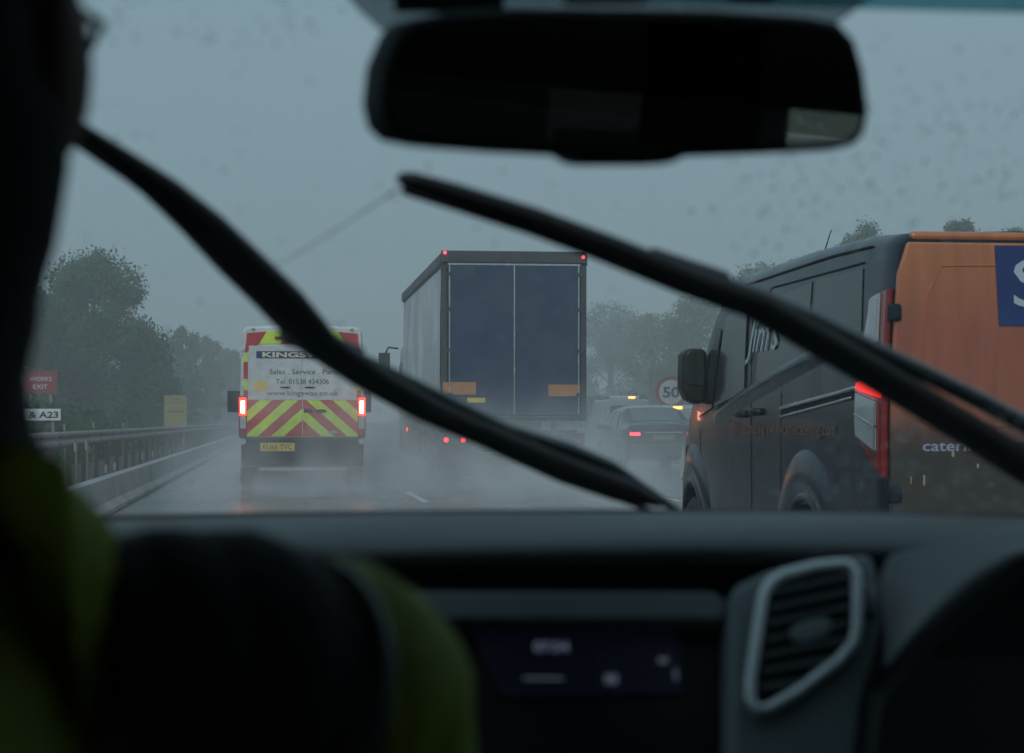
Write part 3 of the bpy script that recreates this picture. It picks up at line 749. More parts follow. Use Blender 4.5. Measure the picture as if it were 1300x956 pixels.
        low = MB(); B.patch(low, [(.012, zz(606)), (.012, zz(480)), (.34, zz(480)), (.33, zz(560))], .004, .028, s, 8, 12); lo = low.build('lower_tail_light', M['red_lens'], root)
        c = MB(); B.patch(c, [(.015, zz(505)), (.34, zz(493)), (.34, zz(484)), (.015, zz(480))], .034, .01, s, 6, 3); c.build('lit_lamp', M['red_dim'], lo)
        c = MB(); B.patch(c, [(.06, zz(540)), (.34, zz(524)), (.34, zz(497)), (.06, zz(509))], .034, .012, s, 6, 6); B.patch(c, [(.06, zz(572)), (.33, zz(553)), (.34, zz(527)), (.06, zz(543))], .034, .012, s, 6, 6)
        c.build('indicator_lens', M['clear_lens'], lo)
        c = MB(); B.line(c, [(.055, zz(541)), (.345, zz(525))], .004, .046, s); B.line(c, [(.05, zz(507)), (.345, zz(494))], .003, .046, s); B.line(c, [(.055, zz(573)), (.05, zz(509))], .003, .046, s); c.build('lens_trim', M['chrome'], lo)
        # hinge
        for z0 in (1.58, .80): MB().box(min(s*(hw-.05), s*(hw+.012)), max(s*(hw-.05), s*(hw+.012)), -.045, -.02, z0, z0+.075).build('door_hinge', navy, root, bevel=.015)
    # flank details, left and right
    line_m = mat('panel_gap', (.004,.004,.005), .8)
    glass_y = [(2.62, 1.16), (3.72, 1.10)]
    for s in (-1, 1):
        # roof gutters
        g = MB(); B.line(g, [(.35, 1.935), (1.0, 1.945), (2.9, 1.925), (3.3, 1.84)], .006, .004, s); B.line(g, [(.45, 1.87), (2.1, 1.87), (2.25, 1.82), (2.3, 1.70)], .006, .001, s); g.build('roof_gutter', line_m, root)
        # side load door window area (painted blank) and door gaps
        g = MB(); B.line(g, [(2.40, .45), (2.42, 1.2), (2.5, 1.86)], .005, -.001, s); B.line(g, [(1.78, .45), (1.78, 1.30)], .004, -.001, s); B.line(g, [(3.78, 1.1), (3.72, .7), (3.5, .42)], .004, -.001, s); g.build('door_gaps', line_m, root)
        gl = MB(); B.patch(gl, [(.42, 1.56), (1.22, 1.48), (1.22, 1.845), (.46, 1.845)], .001, .004, s); B.patch(gl, [(1.30, 1.475), (2.32, 1.37), (2.26, 1.80), (1.30, 1.845)], .001, .004, s); gl.build('side_window', M['dark_glass'], root)
        gl = MB(); B.patch(gl, [(2.56, 1.32), (3.30, 1.24), (3.12, 1.76), (2.60, 1.83)], .003, .008, s); gl.build('cab_window', M['dark_glass'], root)
        gl = MB(); B.patch(gl, [(3.38, 1.23), (3.80, 1.18), (3.42, 1.60), (3.22, 1.70)], .003, .008, s); gl.build('quarter_window', M['dark_glass'], root)
        # sliding rail
        r = MB(); B.line(r, [(.44, 1.302), (1.76, 1.218)], .010, .010, s); B.line(r, [(.52, 1.258), (1.76, 1.175)], .007, .008, s); r.build('sliding_rail', M['chrome'], root, smooth=True)
        rc = MB(); B.patch(rc, [(.46, 1.262), (1.76, 1.180), (1.76, 1.21), (.46, 1.292)], .001, .004, s); rc.build('rail_recess', line_m, root)
        # waist crease highlight bulge
        w_ = MB(); vv = []; NN = 30
        for i in range(NN+1):
            yy = .9+2.5*i/NN; zc = 1.50-.105*(yy-.9)-.012*(yy-.9)**2; en = math.sin(math.pi*i/NN)**.4
            for dz, of in ((-.085,-.004),(-.055,.006),(-.02,.022),(.012,.030),(.035,.020),(.055,-.004)): vv.append((s*(B.X(yy, zc+dz)+of*en-.003), yy, zc+dz))
        w_.add(vv, [(i*6+j, i*6+j+1, (i+1)*6+j+1, (i+1)*6+j) for i in range(NN) for j in range(5)]).build('waist_crease', navy, root, smooth=True)
        # handles
        for y0, z0 in ((2.28, 1.20), (2.62, 1.19)): MB().tube([(s*(B.X(y0, z0)+.01), y0-.10, z0), (s*(B.X(y0, z0)+.028), y0, z0+.005), (s*(B.X(y0, z0)+.01), y0+.10, z0)], .020, 8).build('door_handle', M['black_plastic'], root, smooth=True)
        # big door mirror
        x0 = B.X(3.62, 1.3)
        prof = [(.005,1.33),(-.005,1.56),(.01,1.60),(.115,1.60),(.15,1.56),(.155,1.36),(.125,1.29),(.055,1.25),(-.005,1.28)]
        mm = MB(); mm.prism([(s*(x0+a), 3.58, z) for a, z in (prof if s > 0 else prof[::-1])], (0, .18, 0)); mm.tube([(s*(x0-.06), 3.66, 1.32), (s*(x0+.06), 3.66, 1.36)], [.06,.05], 10)
        o = mm.build('door_mirror', M['black_plastic'], root, bevel=.03, seg=3)
        g = MB(); p2 = [(.022,1.37),(.018,1.55),(.032,1.575),(.105,1.575),(.127,1.55),(.13,1.38)]; g.prism([(s*(x0+a), 3.572, z) for a, z in (p2 if s > 0 else p2[::-1])], (0, .006, 0)); g.build('mirror_glass', mat('van_mirror_glass', (.05,.065,.065), .12, .5), o)
        # side lettering
        t = MB()
        B.text(t, '@smecatering | www.smecatering.com', 1.82, 1.105, 2.1, .085, .006, s, bold=.0); t.build('lettering', mat('faded_orange_letters', (.24,.10,.065), .6), root)
        t = MB(); B.text(t, "Jim's", 2.20, 1.60, .70, .26, .014, s, shear=.35); t.build('lettering', mat('pale_letters', (.45,.55,.58), .5), root)
        # front lamp and repeater visible on the wing
        fl = MB(); B.patch(fl, [(4.35, .80), (4.80, .74), (4.80, .90), (4.32, 1.0)], .004, .012, s); fl.build('head_lamp', M['clear_lens'], root)
    t = MB(); t.tube([(-.52, 2.72, 1.99), (-.50, 2.62, 2.14), (-.485, 2.56, 2.235)], [.006,.0045,.003], 6); t.build('aerial', M['rubber'], root)
    ws = MB(); vv = []
    for yy, z in ((3.52, 1.80), (4.02, 1.385)):
        for x in (-.8, -.4, 0, .4, .8): vv.append((x, yy+.0, z+.045-.02*abs(x)))
    ws.add(vv, [(i, i+1, i+6, i+5) for i in range(4)]); ws.build('windscreen', M['dark_glass'], root)
catering_van()

# ------------------------------------------------------------------ saloon in the spray
def saloon():
    Y = 44; pL = P(794, 550, Y); hw = .90; cx = pL.x+hw
    root = thing('saloon_car', 'dark saloon car half lost in spray, red tail lights on', 'car', (cx, Y, 0))
    paint = mat('saloon_paint', (.03,.035,.04), .2, coat=.6)
    st = [(0, hw-.10, .34, .98, .08), (.08, hw-.03, .28, 1.06, .10), (.5, hw, .24, 1.09, .10), (.75, hw, .22, 1.12, .10), (1.35, hw, .22, 1.46, .14), (2.0, hw, .22, 1.52, .14), (2.7, hw, .22, 1.47, .14), (3.4, hw, .22, 1.06, .12), (4.2, hw-.03, .24, .92, .14), (4.6, hw-.2, .3, .72, .12)]
    B = Body(st, zs=.85, k=.42, pw=1.5); body = B.mesh(sub=.12).build('body', paint, root)
    cut_wheels(body, (.95, 3.7), .36, .33, .3, .85)
    for y in (.95, 3.7):
        for s in (-1, 1): wheel(root, s*.80, y, .32, .2, s)
    rw = MB(); vv = []
    for i in range(5):
        t = i/4; y = .80+.50*t; zt = B.at(y)[2]
        for x in (-1, -.5, 0, .5, 1): vv.append((x*(.62-.06*t), y-.012, zt+.024-.008*abs(x)))
    rw.add(vv, [(j*5+i, j*5+i+1, j*5+i+6, j*5+i+5) for j in range(4) for i in range(4)]).build('rear_window', mat('hazy_rear_glass', (.10,.13,.14), .08, coat=.6), root)
    for s in (-1, 1):
        g = MB(); B.patch(g, [(1.2, 1.0), (2.2, 1.0), (2.1, 1.40), (1.5, 1.38)], side=s); B.patch(g, [(2.28, 1.0), (3.2, 1.0), (2.65, 1.36), (2.2, 1.40)], side=s); g.build('side_window', M['dark_glass'], root)
        m = MB(); m.ell((s*(hw+.07), 3.0, 1.02), (.12, .09, .08), 12, 8); m.tube([(s*(hw-.08), 3.0, .98), (s*(hw+.02), 3.0, 1.0)], .03, 6); m.build('door_mirror', paint, root, smooth=True)
        l = MB().box(min(s*.52, s*.86), max(s*.52, s*.86), -.03, .15, .80, .93).build('tail_light', M['red_lens'], root, bevel=.03)
        MB().box(min(s*.56, s*.80), max(s*.56, s*.80), -.045, -.031, .70+.12, .70+.19).build('lit_lamp', M['red_spot'], l, bevel=.008)
    MB().box(-.80, .80, -.09, .1, .32, .62).build('bumper', paint, root, bevel=.05, seg=3)
    MB().box(-.26, .26, -.02, .02, .72, .83).build('number_plate', mat('dirty_plate', (.20,.18,.10), .5), root)
    MB().box(-.45, .45, -.02, .0, .88, .91).build('boot_trim', M['chrome'], root)
    MB().box(-.70, .70, .70, .74, 1.135, 1.15).build('boot_lip', M['chrome'], root)
saloon()

# ------------------------------------------------------------------ works vehicles with amber beacons
WV = mat('works_van_paint', (.32,.34,.34), .35, dirt=(.15,.15,.15,.5))
def works_vehicle(name, label, u, v_bar, Y, wid, lamp_at, L=5.2):
    p = P(u, v_bar, Y); hw = wid/2
    root = thing(name, label, 'van', (p.x, Y, 0), 'works vehicles with amber beacons')
    zt = p.z-.10
    st = [(0, hw-.04, .45, zt-.05, .1), (.08, hw, .40, zt, .12), (L-2.0, hw, .38, zt, .12), (L-1.2, hw-.02, .38, zt-.62, .12), (L-.3, hw-.05, .4, zt-.95, .12), (L, hw-.2, .45, zt-1.2, .1)]
    B = Body(st, zs=1.0, k=.04); body = B.mesh().build('body', WV, root); cut_wheels(body, (1.0, L-1.1), .42, .38, .35, hw-.03)
    for y in (1.0, L-1.1):
        for s in (-1, 1): wheel(root, s*(hw-.13), y, .36, .22, s)
    bar = MB().box(-.62, .62, .9, 1.2, zt+.03, zt+.17).build('light_bar', M['clear_lens'], root, bevel=.03)
    MB().box(-.5, .5, .95, 1.15, zt-.01, zt+.028).build('bar_mount', M['rubber'], root)
    MB().box(lamp_at-.14, lamp_at+.14, .885, .899, zt+.05, zt+.13).build('amber_beacon', M['amber_lit'], bar, bevel=.003)
    rw = MB().box(-hw+.2, hw-.2, -.012, -.002, zt-.75, zt-.25).build('rear_window', M['dark_glass'], root, bevel=.004)
    for s in (-1, 1):
        MB().box(min(s*(hw-.16), s*(hw-.04)), max(s*(hw-.16), s*(hw-.04)), -.03, .05, .85, 1.25).build('tail_light', M['red_lens'], root, bevel=.02)
    MB().box(-hw+.03, hw-.03, -.08, .1, .42, .66).build('bumper', M['black_plastic'], root, bevel=.03)
    MB().box(-.26, .26, -.015, -.001, .72, .83).build('number_plate', M['plate'], root)
works_vehicle('works_van', 'white works van under a light bar with amber beacon, ahead of the saloon', 798, 504, 78, 1.95, .30)
works_vehicle('works_pickup', 'pale works vehicle with lit amber beacon below the 50 sign', 873, 517, 57, 1.85, -.12, 4.8)

# ================================================================== TREES
leaf_ms = [mat('leaf_green', (.022,.095,.028), .75, var=.35, scale=.6), mat('leaf_dark', (.02,.068,.026), .75, var=.35, scale=.6), mat('leaf_pale', (.045,.115,.04), .75, var=.3, scale=.6)]
bark = mat('bark', (.06,.05,.04), .9, bump=.6, bscale=15)
def tree(name, label, x, y, h, rad, n=6000, leaf=.16, m=0, seed=0, group=None, base=.18, z0=0):
    rnd = random.Random(seed); root = thing(name, label, 'tree', (x, y, z0), group)
    t = MB(); t.tube([(0,0,-.3),(0.1*rnd.uniform(-1,1),.1,h*.3),(.2*rnd.uniform(-1,1),0,h*.6),(0,0,h*.85)], [h*.03+.05,h*.024,h*.014,.02], 8)
    blobs = []
    nb = 64
    for i in range(nb):
        a = rnd.uniform(0, 2*math.pi); zf = rnd.uniform(base, 1.0)
        env = math.sqrt(max(.02, 1-((zf-.42)/.62)**2))
        rr = rad*env*math.sqrt(rnd.uniform(.02, 1))*.80
        c = Vector((math.cos(a)*rr, math.sin(a)*rr, h*(zf*.9)))
        blobs.append((c, rnd.uniform(.17, .32)*rad*(.70+.35*env)))
        if i % 2 == 0: t.tube([(0,0,max(.2*h, c.z*.55)), tuple(c*.6+Vector((0,0,c.z*.25))), tuple(c)], [.06*h/8,.035*h/8,.012], 5)
    t.build('trunk', bark, root, smooth=True)
    vv = []; ff = []; tot = sum(b[1]**2 for b in blobs)
    for c, r in blobs:
        k = int(n*r*r/tot)
        for _ in range(k):
            d = Vector((rnd.gauss(0,1), rnd.gauss(0,1), rnd.gauss(0,1))).normalized(); q = c+d*r*(rnd.uniform(.35,1.12)); 
            if rnd.random() < .07: q = c+d*r*rnd.uniform(1.1,1.45)
            u_ = Vector((rnd.gauss(0,1), rnd.gauss(0,1), rnd.gauss(0,1))).normalized(); w_ = u_.cross(d)
            if w_.length < .1: continue
            w_.normalize(); s = leaf*rnd.uniform(.6,1.3); b = len(vv)
            vv += [tuple(q-u_*s), tuple(q+w_*s*.45), tuple(q+u_*s), tuple(q-w_*s*.45)]; ff.append((b,b+1,b+2,b+3))
    MB().add(vv, ff).build('crown', leaf_ms[m % 3], root, fix=False)
    return root
def tree_px(name, label, u, vtop, Y, wpx, z0=.0, **k):
    p = P(u, vtop, Y); s = Y/FPX
    return tree(name, label, p.x, Y, p.z-z0, wpx*s/2, z0=z0, **k)
G1 = 'trees along the left verge'
tree_px('broadleaf_tree', 'largest full green tree behind the works exit sign', 118, 322, 86, 205, 1.2, n=52000, leaf=.105, m=0, seed=3, group=G1, base=.05)
tree_px('broadleaf_tree', 'dense green tree partly behind the passenger, left of the largest tree', 10, 330, 80, 160, 1.2, n=24000, leaf=.11, m=1, seed=4, group=G1, base=.05)
tree_px('broadleaf_tree', 'lower bushy tree at the foot of the largest tree', 185, 425, 96, 90, 1.0, n=16000, leaf=.11, m=1, seed=5, group=G1, base=.0)
LL = ['misty tree just right of the largest left tree', 'hazy tree above the yellow roadworks board', 'pale misty tree left of the chevron van', 'faint low tree beside the chevron van roof', 'faintest far tree behind the chevron van']
for i, (u, v, Y, wpx) in enumerate([(232,408,140,62), (262,420,165,52), (290,438,185,60), (330,446,205,70), (380,452,225,80)]):
    tree_px('broadleaf_tree', LL[i], u, v, Y, wpx, 1.2, n=9000, leaf=.18, m=i, seed=10+i, group=G1, base=.0)
G2 = 'trees along the right bank'
RL = ['misty tree just right of the lorry', 'hazy tree over the saloon roof', 'large misty green tree behind the near van mirror', 'broad hazy tree behind the near van cab', 'leafy tree top above the near van aerial', 'tree top over the middle of the near van roof', 'tree top above the orange van doors', 'tree top above the right end of the orange van']
for i, (u, v, Y, wpx, z0) in enumerate([(775,374,200,110,2.5), (830,392,170,110,2.5), (880,372,140,150,2.5), (965,330,120,150,3), (1020,312,105,80,3), (1090,268,92,120,3), (1215,266,88,90,3), (1290,275,88,110,3)]):
    tree_px('broadleaf_tree', RL[i], u, v, Y, wpx, z0, n=15000 if Y > 110 else 20000, leaf=.14 if Y > 110 else .10, m=i+1, seed=30+i, group=G2, base=.0)
# undergrowth along the banks
def scrub(name, label, xs, y0, y1, n, seed):
    rnd = random.Random(seed); vv = []; ff = []
    for _ in range(n):
        y = rnd.uniform(y0, y1); x = rnd.uniform(*xs); hh = .5+.9*abs(math.sin(y*.23+x*.4)); g = (abs(x)-4.6)*.14 if x < 0 else (x-14.5)*.22
        q = Vector((x, y, g+rnd.uniform(0, hh))); u_ = Vector((rnd.gauss(0,1), rnd.gauss(0,1), rnd.gauss(0,1))).normalized(); w_ = u_.cross(Vector((0,1,.2))).normalized(); s = rnd.uniform(.08,.2); b = len(vv)
        vv += [tuple(q-u_*s), tuple(q+w_*s*.5), tuple(q+u_*s), tuple(q-w_*s*.5)]; ff.append((b,b+1,b+2,b+3))
    tag(MB().add(vv, ff).build(name, leaf_ms[1], fix=False), label, 'undergrowth', kind='stuff')
scrub('undergrowth', 'low dark green scrub covering the left bank behind the barrier', (-11,-5), 18, 150, 42000, 1)
scrub('undergrowth', 'low dark green scrub covering the right bank', (15,22), 30, 160, 24000, 2)

# ================================================================== OWN CAR
CX = .18
car = thing('car', 'dark interior of the car the view is from, with dashboard, mirror and wipers', 'car', (CX, 0, 0))
def part(mb, name, mats, parent=None, **k):
    mb.v = [(x-CX, y, z) for x, y, z in mb.v]; return mb.build(name, mats, parent or car, **k)
dash_m = mat('dashboard_plastic', (.085,.10,.107), .55, var=.1, scale=40, rvar=.05, bump=.25, bscale=500)
trim_m = mat('satin_trim', (.19,.225,.24), .35, var=.08, rvar=.04)
dark_m = mat('dark_interior', (.010,.010,.011), .7, var=.2)
lining = mat('headlining', (.035,.036,.038), .9)
own_paint = mat('own_paint', (.05,.05,.055), .25, coat=.5)
SIDEWATER = mat('side_water', (1,1,1), .0, var=0, rvar=0, trans=1, ior=1.33)
# windscreen plane
W0 = Vector((0, 1.60, CAMZ-.07)); Wd = Vector((0, -1, .529)).normalized(); Wn = Vector((0, .529, 1)).normalized()
def WP(u, v, off=0): return PP(u, v, W0+Wn*off, Wn)
def wp(x, t, off=0):  # x in world, t metres up the glass
    p = W0+Wd*t+Wn*off; return Vector((x, p.y, p.z))
glass = clear('windscreen_glass', (.95,.975,.97))
nx, ny = 12, 6; vv = []
for j in range(ny+1):
    for i in range(nx+1):
        x = CX-.70+1.40*i/nx; t = -.02+.88*j/ny; wdt = 1-.10*j/ny; vv.append(wp(CX+(x-CX)*wdt, t))
ws = MB().add(vv, [(j*(nx+1)+i, j*(nx+1)+i+1, (j+1)*(nx+1)+i+1, (j+1)*(nx+1)+i) for j in range(ny) for i in range(nx)])
windscreen = part(ws, 'windscreen', glass, fix=False)
water = mat('water', (1,1,1), .0, var=0, rvar=0, trans=1, ior=1.33)
dr = MB(); rnd = random.Random(5)
def drop(p, r, st=1.0):
    n = 8; vv = []; A = Vector((1,0,0)); Bv = Wd
    for ring, (rr, hh) in enumerate(((1, .0), (.85, .3), (.5, .48))):
        for i in range(n):
            a = 2*math.pi*i/n; vv.append(p+A*math.cos(a)*r*rr+Bv*math.sin(a)*r*rr*st+Wn*(.0006+hh*r))
    vv.append(p+Wn*(.0006+.52*r)); f = []
    for k in range(2):
        for i in range(n): f.append((k*n+i, k*n+(i+1) % n, (k+1)*n+(i+1) % n, (k+1)*n+i))
    for i in range(n): f.append((2*n+i, 2*n+(i+1) % n, 3*n))
    f.append(tuple(range(n-1, -1, -1)))
    dr.add(vv, f)
for _ in range(1500):
    x = rnd.uniform(CX-.62, CX+.62); t = rnd.uniform(.0, .84); drop(wp(x, t), rnd.choice([.0004,.0006,.0009,.0013])*rnd.uniform(.7,1.2), rnd.uniform(1,1.5))
for _ in range(110):   # unswept corner, upper left, and the right edge
    p = WP(rnd.uniform(60, 420), rnd.uniform(-40, 60)-0); drop(p, rnd.uniform(.0006,.0013), rnd.uniform(1,1.5))
for _ in range(240):
    p = WP(rnd.uniform(900, 1300), rnd.uniform(90, 330)); drop(p, rnd.uniform(.0006,.0014), rnd.uniform(1,1.7))
for _ in range(200):
    p = WP(rnd.uniform(1050, 1300), rnd.uniform(520, 650)); drop(p, rnd.uniform(.0006,.0015), rnd.uniform(1,1.5))
for u0, v0 in ((300,512),(455,518),(292,500),(462,530)):
    for _ in range(9): drop(WP(u0+rnd.gauss(0,12), v0+rnd.gauss(0,10)), rnd.uniform(.0006,.0013), rnd.uniform(1.2,2.2))
tag(part(dr, 'raindrops', water, windscreen, smooth=True, fix=False), kind='stuff')
st_ = MB(); st_.tube([WP(348+(505-348)*i/8, 338-(338-240)*(i/8)**1.1, .0012) for i in range(9)], [.0008,.001,.0011,.001,.0013,.001,.0014,.0012,.001], 6, flat=.5)
part(st_, 'water_streak', water, windscreen, smooth=True)
b = MB().add([wp(CX-.66, .632, .006), wp(CX+.66, .632, .006), wp(CX+.66, .70, .006), wp(CX-.66, .70, .006)], [(0,1,2,3)]); part(b, 'shade_band', tinted('teal_tint', (.16,.36,.40)), fix=False)
# shade band and ceramic edge at the top, roof
RO = W0+Wd*.86
sb = MB(); 
sb.prism([wp(CX-.66, .82, .004), wp(CX+.66, .82, .004), wp(CX+.66, .87, .004), wp(CX-.66, .87, .004)], Wn*.003); part(sb, 'windscreen_header', mat('header_teal', (.01,.03,.035), .4))
roof = MB()
zt_ = CAMZ+.335; ry = W0.y-.86*math.cos(math.atan(.529))
roof.box(CX-.66, CX+.66, -1.6, ry, zt_, zt_+.03); part(roof, 'roof', lining, bevel=.01)
# sides: sills, doors, pillars
for s in (-1, 1):
    xs = CX+s*.70
    b = MB().box(min(xs, xs+s*.05), max(xs, xs+s*.05), -1.7, 1.7, .25, CAMZ-.14); part(b, 'door_panel', dark_m, bevel=.02)
    b = MB()
    for y0, y1 in ((.20, .375), (-1.0, -.88)): b.box(min(xs-s*.0, xs+s*.04), max(xs, xs+s*.04), y0, y1, CAMZ-.142, zt_+.0)
    b.box(min(xs, xs+s*.04), max(xs, xs+s*.04), -1.6, .80, CAMZ+.155, zt_+.02)
    part(b, 'window_frame', dark_m)
    b = MB().tube([(CX+s*.70, 1.62, CAMZ-.13), (CX+s*.63, ry, zt_)], .035, 8); part(b, 'front_pillar', dark_m)
    X_ = xs+s*.014; b = MB().add([(X_,.38,CAMZ-.14),(X_,1.5,CAMZ-.14),(X_,1.3,CAMZ+.16),(X_,.38,CAMZ+.16)], [(0,1,2,3)]); sw_ = part(b, 'side_window', tinted('side_glass', (.92,.95,.93)), fix=False)
    b = MB().add([(X_,-.88,CAMZ-.14),(X_,.2,CAMZ-.14),(X_,.2,CAMZ+.16),(X_,-.88,CAMZ+.16)], [(0,1,2,3)]); part(b, 'rear_side_window', tinted('light_block_glass', (.018,.02,.02)), fix=False)  # near-black tint invented to keep outside light out of cabin and mirror
    b = MB(); rd = random.Random(9)
    for _ in range(260):
        r_ = rd.uniform(.0012,.0035); b.ell((xs+s*.018, rd.uniform(.4,.8), CAMZ+rd.uniform(-.05,.15)), (r_*.5, r_, r_*1.2), 8, 5)
    tag(part(b, 'side_raindrops', SIDEWATER, sw_, smooth=True, fix=False), kind='stuff')
b = MB().box(CX-.70, CX+.70, -1.75, -1.70, .25, zt_); part(b, 'rear_panel', dark_m)
b = MB().box(CX-.72, CX+.72, -1.7, 1.9, .22, .26); part(b, 'floor_pan', dark_m)
# bonnet and front bulkhead
b = MB(); vv = []
for j, (y, z) in enumerate(((1.68,.985),(1.9,.97),(2.2,.93),(2.5,.85),(2.68,.72),(2.72,.40))):
    for x in (-1,-.6,0,.6,1): vv.append((CX+x*(.82-.03*j), y, z-.05*abs(x)**3))
b.add(vv, [(j*5+i, j*5+i+1, j*5+i+6, j*5+i+5) for j in range(5) for i in range(4)]); part(b, 'bonnet', own_paint, smooth=True)
b = MB().box(CX-.72, CX+.72, 1.66, 1.70, .25, .97); part(b, 'bulkhead', dark_m)
# scuttle under the glass
b = MB().tube([(CX-.72+1.44*i/16, 1.625, CAMZ-.089-.010*((-.72+1.44*i/16)/.6)**2) for i in range(17)], .014, 8); part(b, 'scuttle', M['rubber'], smooth=True)
# dashboard top
prof = [(1.63,-.094),(1.56,-.078),(1.46,-.070),(1.37,-.0675),(1.29,-.069),(1.245,-.0725),(1.222,-.078),(1.215,-.084),(1.222,-.091),(1.25,-.096),(1.36,-.105)]
vv = []; nx = 48
for i in range(nx+1):
    x = CX-.70+1.40*i/nx; q = (x-CX-.02)/.55
    for (y, z) in prof: vv.append((x, y-.02*abs(q)**2*(1 if y < 1.33 else 0), CAMZ+z-.0125*q*q))
n = len(prof); dm = MB().add(vv, [(i*n+j, i*n+j+1, (i+1)*n+j+1, (i+1)*n+j) for i in range(nx) for j in range(n-1)])
dash = part(dm, 'dashboard', dash_m, smooth=True)
# centre stack, leaning back so that it faces up towards the glass
TL = R(27); SN = Vector((0, -math.cos(TL), math.sin(TL))); S0 = P(650, 745, 1.205)
def SP(u, v, off=0): return PP(u, v, S0+SN*off, SN)
def pxprism(name, pts, off, depth, m, parent=None, bevel=.004, seg=2):
    return part(MB().prism([SP(u, v, off) for u, v in pts], -SN*depth), name, m, parent or car, bevel=bevel, seg=seg)
pxprism('dash_recess', [(120,690),(1340,690),(1340,1200),(120,1200)], -.055, .03, dark_m, bevel=0)
pxprism('dash_trim_bar', [(380,748),(905,750),(922,760),(924,780),(915,788),(380,786)], -.004, .05, mat('bar_trim', (.12,.15,.165), .45), bevel=.010, seg=4)
fas = pxprism('centre_fascia', [(420,792),(880,792),(925,752),(925,1000),(420,1000)], -.022, .03, mat('fascia_black', (.006,.006,.008), .35), bevel=.006)
scr = pxprism('screen', [(600,800),(860,798),(868,880),(640,884)], -.019, .002, mat('screen_glass', (.01,.01,.02), .3, emit=(.05,.06,.14), es=.018), fas, bevel=.0005)
em = mat('screen_text', (.1,.1,.12), .4, emit=(.55,.6,.95), es=.13)
t = MB(); vvt, fft = text_flat('07:54', 44, 13, bold=.02); t.add([SP(700+a, 821-b, -.0185) for a, b in vvt], fft)
part(t, 'clock_text', em, fas, fix=False)
em2 = mat('screen_icon', (.1,.1,.12), .4, emit=(.5,.6,.8), es=.08)
for u, v, w_, h_ in ((842,838,12,7),(776,862,16,12),(690,861,50,3),(858,856,4,14)):
    part(MB().prism([SP(u-w_/2, v-h_/2, -.0183), SP(u+w_/2, v-h_/2, -.0183), SP(u+w_/2, v+h_/2, -.0183), SP(u-w_/2, v+h_/2, -.0183)], -SN*.0004), 'screen_icon', em2, fas, fix=False)
pod = pxprism('vent_pod', [(926,752),(940,738),(975,722),(1030,708),(1106,700),(1113,716),(1120,745),(1121,790),(1112,830),(1098,880),(1085,1000),(926,1000)], .004, .045, trim_m, bevel=.006, seg=3)
ring = [(968,760),(972,748),(980,738),(996,729),(1037,719),(1066,716),(1076,717),(1085,724),(1088,748),(1088,792),(1084,816),(1066,838),(1037,860),(1010,880),(975,900),(958,900),(952,885),(953,862),(961,806)]
hole = pxprism('vent_cavity', [(u, v) for u, v in ring], .0065, .003, mat('cavity_black', (.004,.004,.004), .8), pod, bevel=.0005)
rg = MB().tube([SP(u, v, .0105) for u, v in ring], .0037, 8, closed=True); part(rg, 'vent_surround', mat('silver_trim', (.85,.90,.92), .3, .2), pod, smooth=True)
sm = mat('slat_plastic', (.16,.185,.195), .35)
for i in range(7):
    v = 742+i*20; a = SP(976-i*2, v+16, .0068); c = SP(1080-i*1.2-(max(0,i-4)*16), v-6+(max(0,i-4)*5), .0068)
    part(MB().prism([a+Vector((0,0,.0028)), c+Vector((0,0,.0028)), c-Vector((0,.0,.001)), a-Vector((0,0,.001))], SN*.0055), 'vent_slat', sm, pod, bevel=.0008, seg=1)
pxprism('vent_tab', [(1004,797),(1022,788),(1050,782),(1058,792),(1052,806),(1020,817),(1006,812)], .014, .005, mat('tab_plastic', (.19,.22,.235), .4), pod, bevel=.002)
tw = MB().tube([SP(1099, 752, .005), SP(1105, 745, .008), SP(1107, 760, .008), SP(1101, 768, .008), SP(1106, 776, .005)], .0016, 6); part(tw, 'thumb_wheel', mat('wheel_grey', (.28,.32,.34), .4), pod, smooth=True)
tw = MB().ell(SP(1103, 781, .005), (.004,.003,.003), 8, 6); part(tw, 'vent_button', M['rubber'], pod)
# side swoop and instrument hood (lofted between two edges)
e1 = [(1108,1000),(1122,880),(1123,800),(1116,735),(1128,704),(1180,690),(1300,674),(1460,660)]
e2 = [(1090,1000),(1112,862),(1150,815),(1200,768),(1240,735),(1290,705),(1350,690),(1460,676)]
vv = []; N = 24
def lerp_path(e, t):
    x = t*(len(e)-1); i = min(int(x), len(e)-2); f = x-i; return (e[i][0]+(e[i+1][0]-e[i][0])*f, e[i][1]+(e[i+1][1]-e[i][1])*f)
K = 7
for i in range(N+1):
    t = i/N; a = lerp_path(e1, t); c = lerp_path(e2, t)
    for j in range(K+1):
        f = j/K; dep = 1.19-.10*f**1.3-.10*(1-min(1,max(0,(900-(a[1]+(c[1]-a[1])*f))/200))); bump_ = 0
        vv.append(P(a[0]+(c[0]-a[0])*f, a[1]+(c[1]-a[1])*f, dep))
    r0 = P(c[0]+7, c[1]+12, 1.10); vv.append(r0)
    r0 = P(c[0]+12, c[1]+30, 1.17); vv.append(r0)
K2 = K+3
sw = MB().add(vv, [(i*K2+j, i*K2+j+1, (i+1)*K2+j+1, (i+1)*K2+j) for i in range(N) for j in range(K2-1)]); part(sw, 'instrument_hood', dash_m, smooth=True)
b = MB().box(CX+.22, CX+.68, 1.24, 1.27, CAMZ-.42, CAMZ-.10); part(b, 'instrument_panel', dark_m)
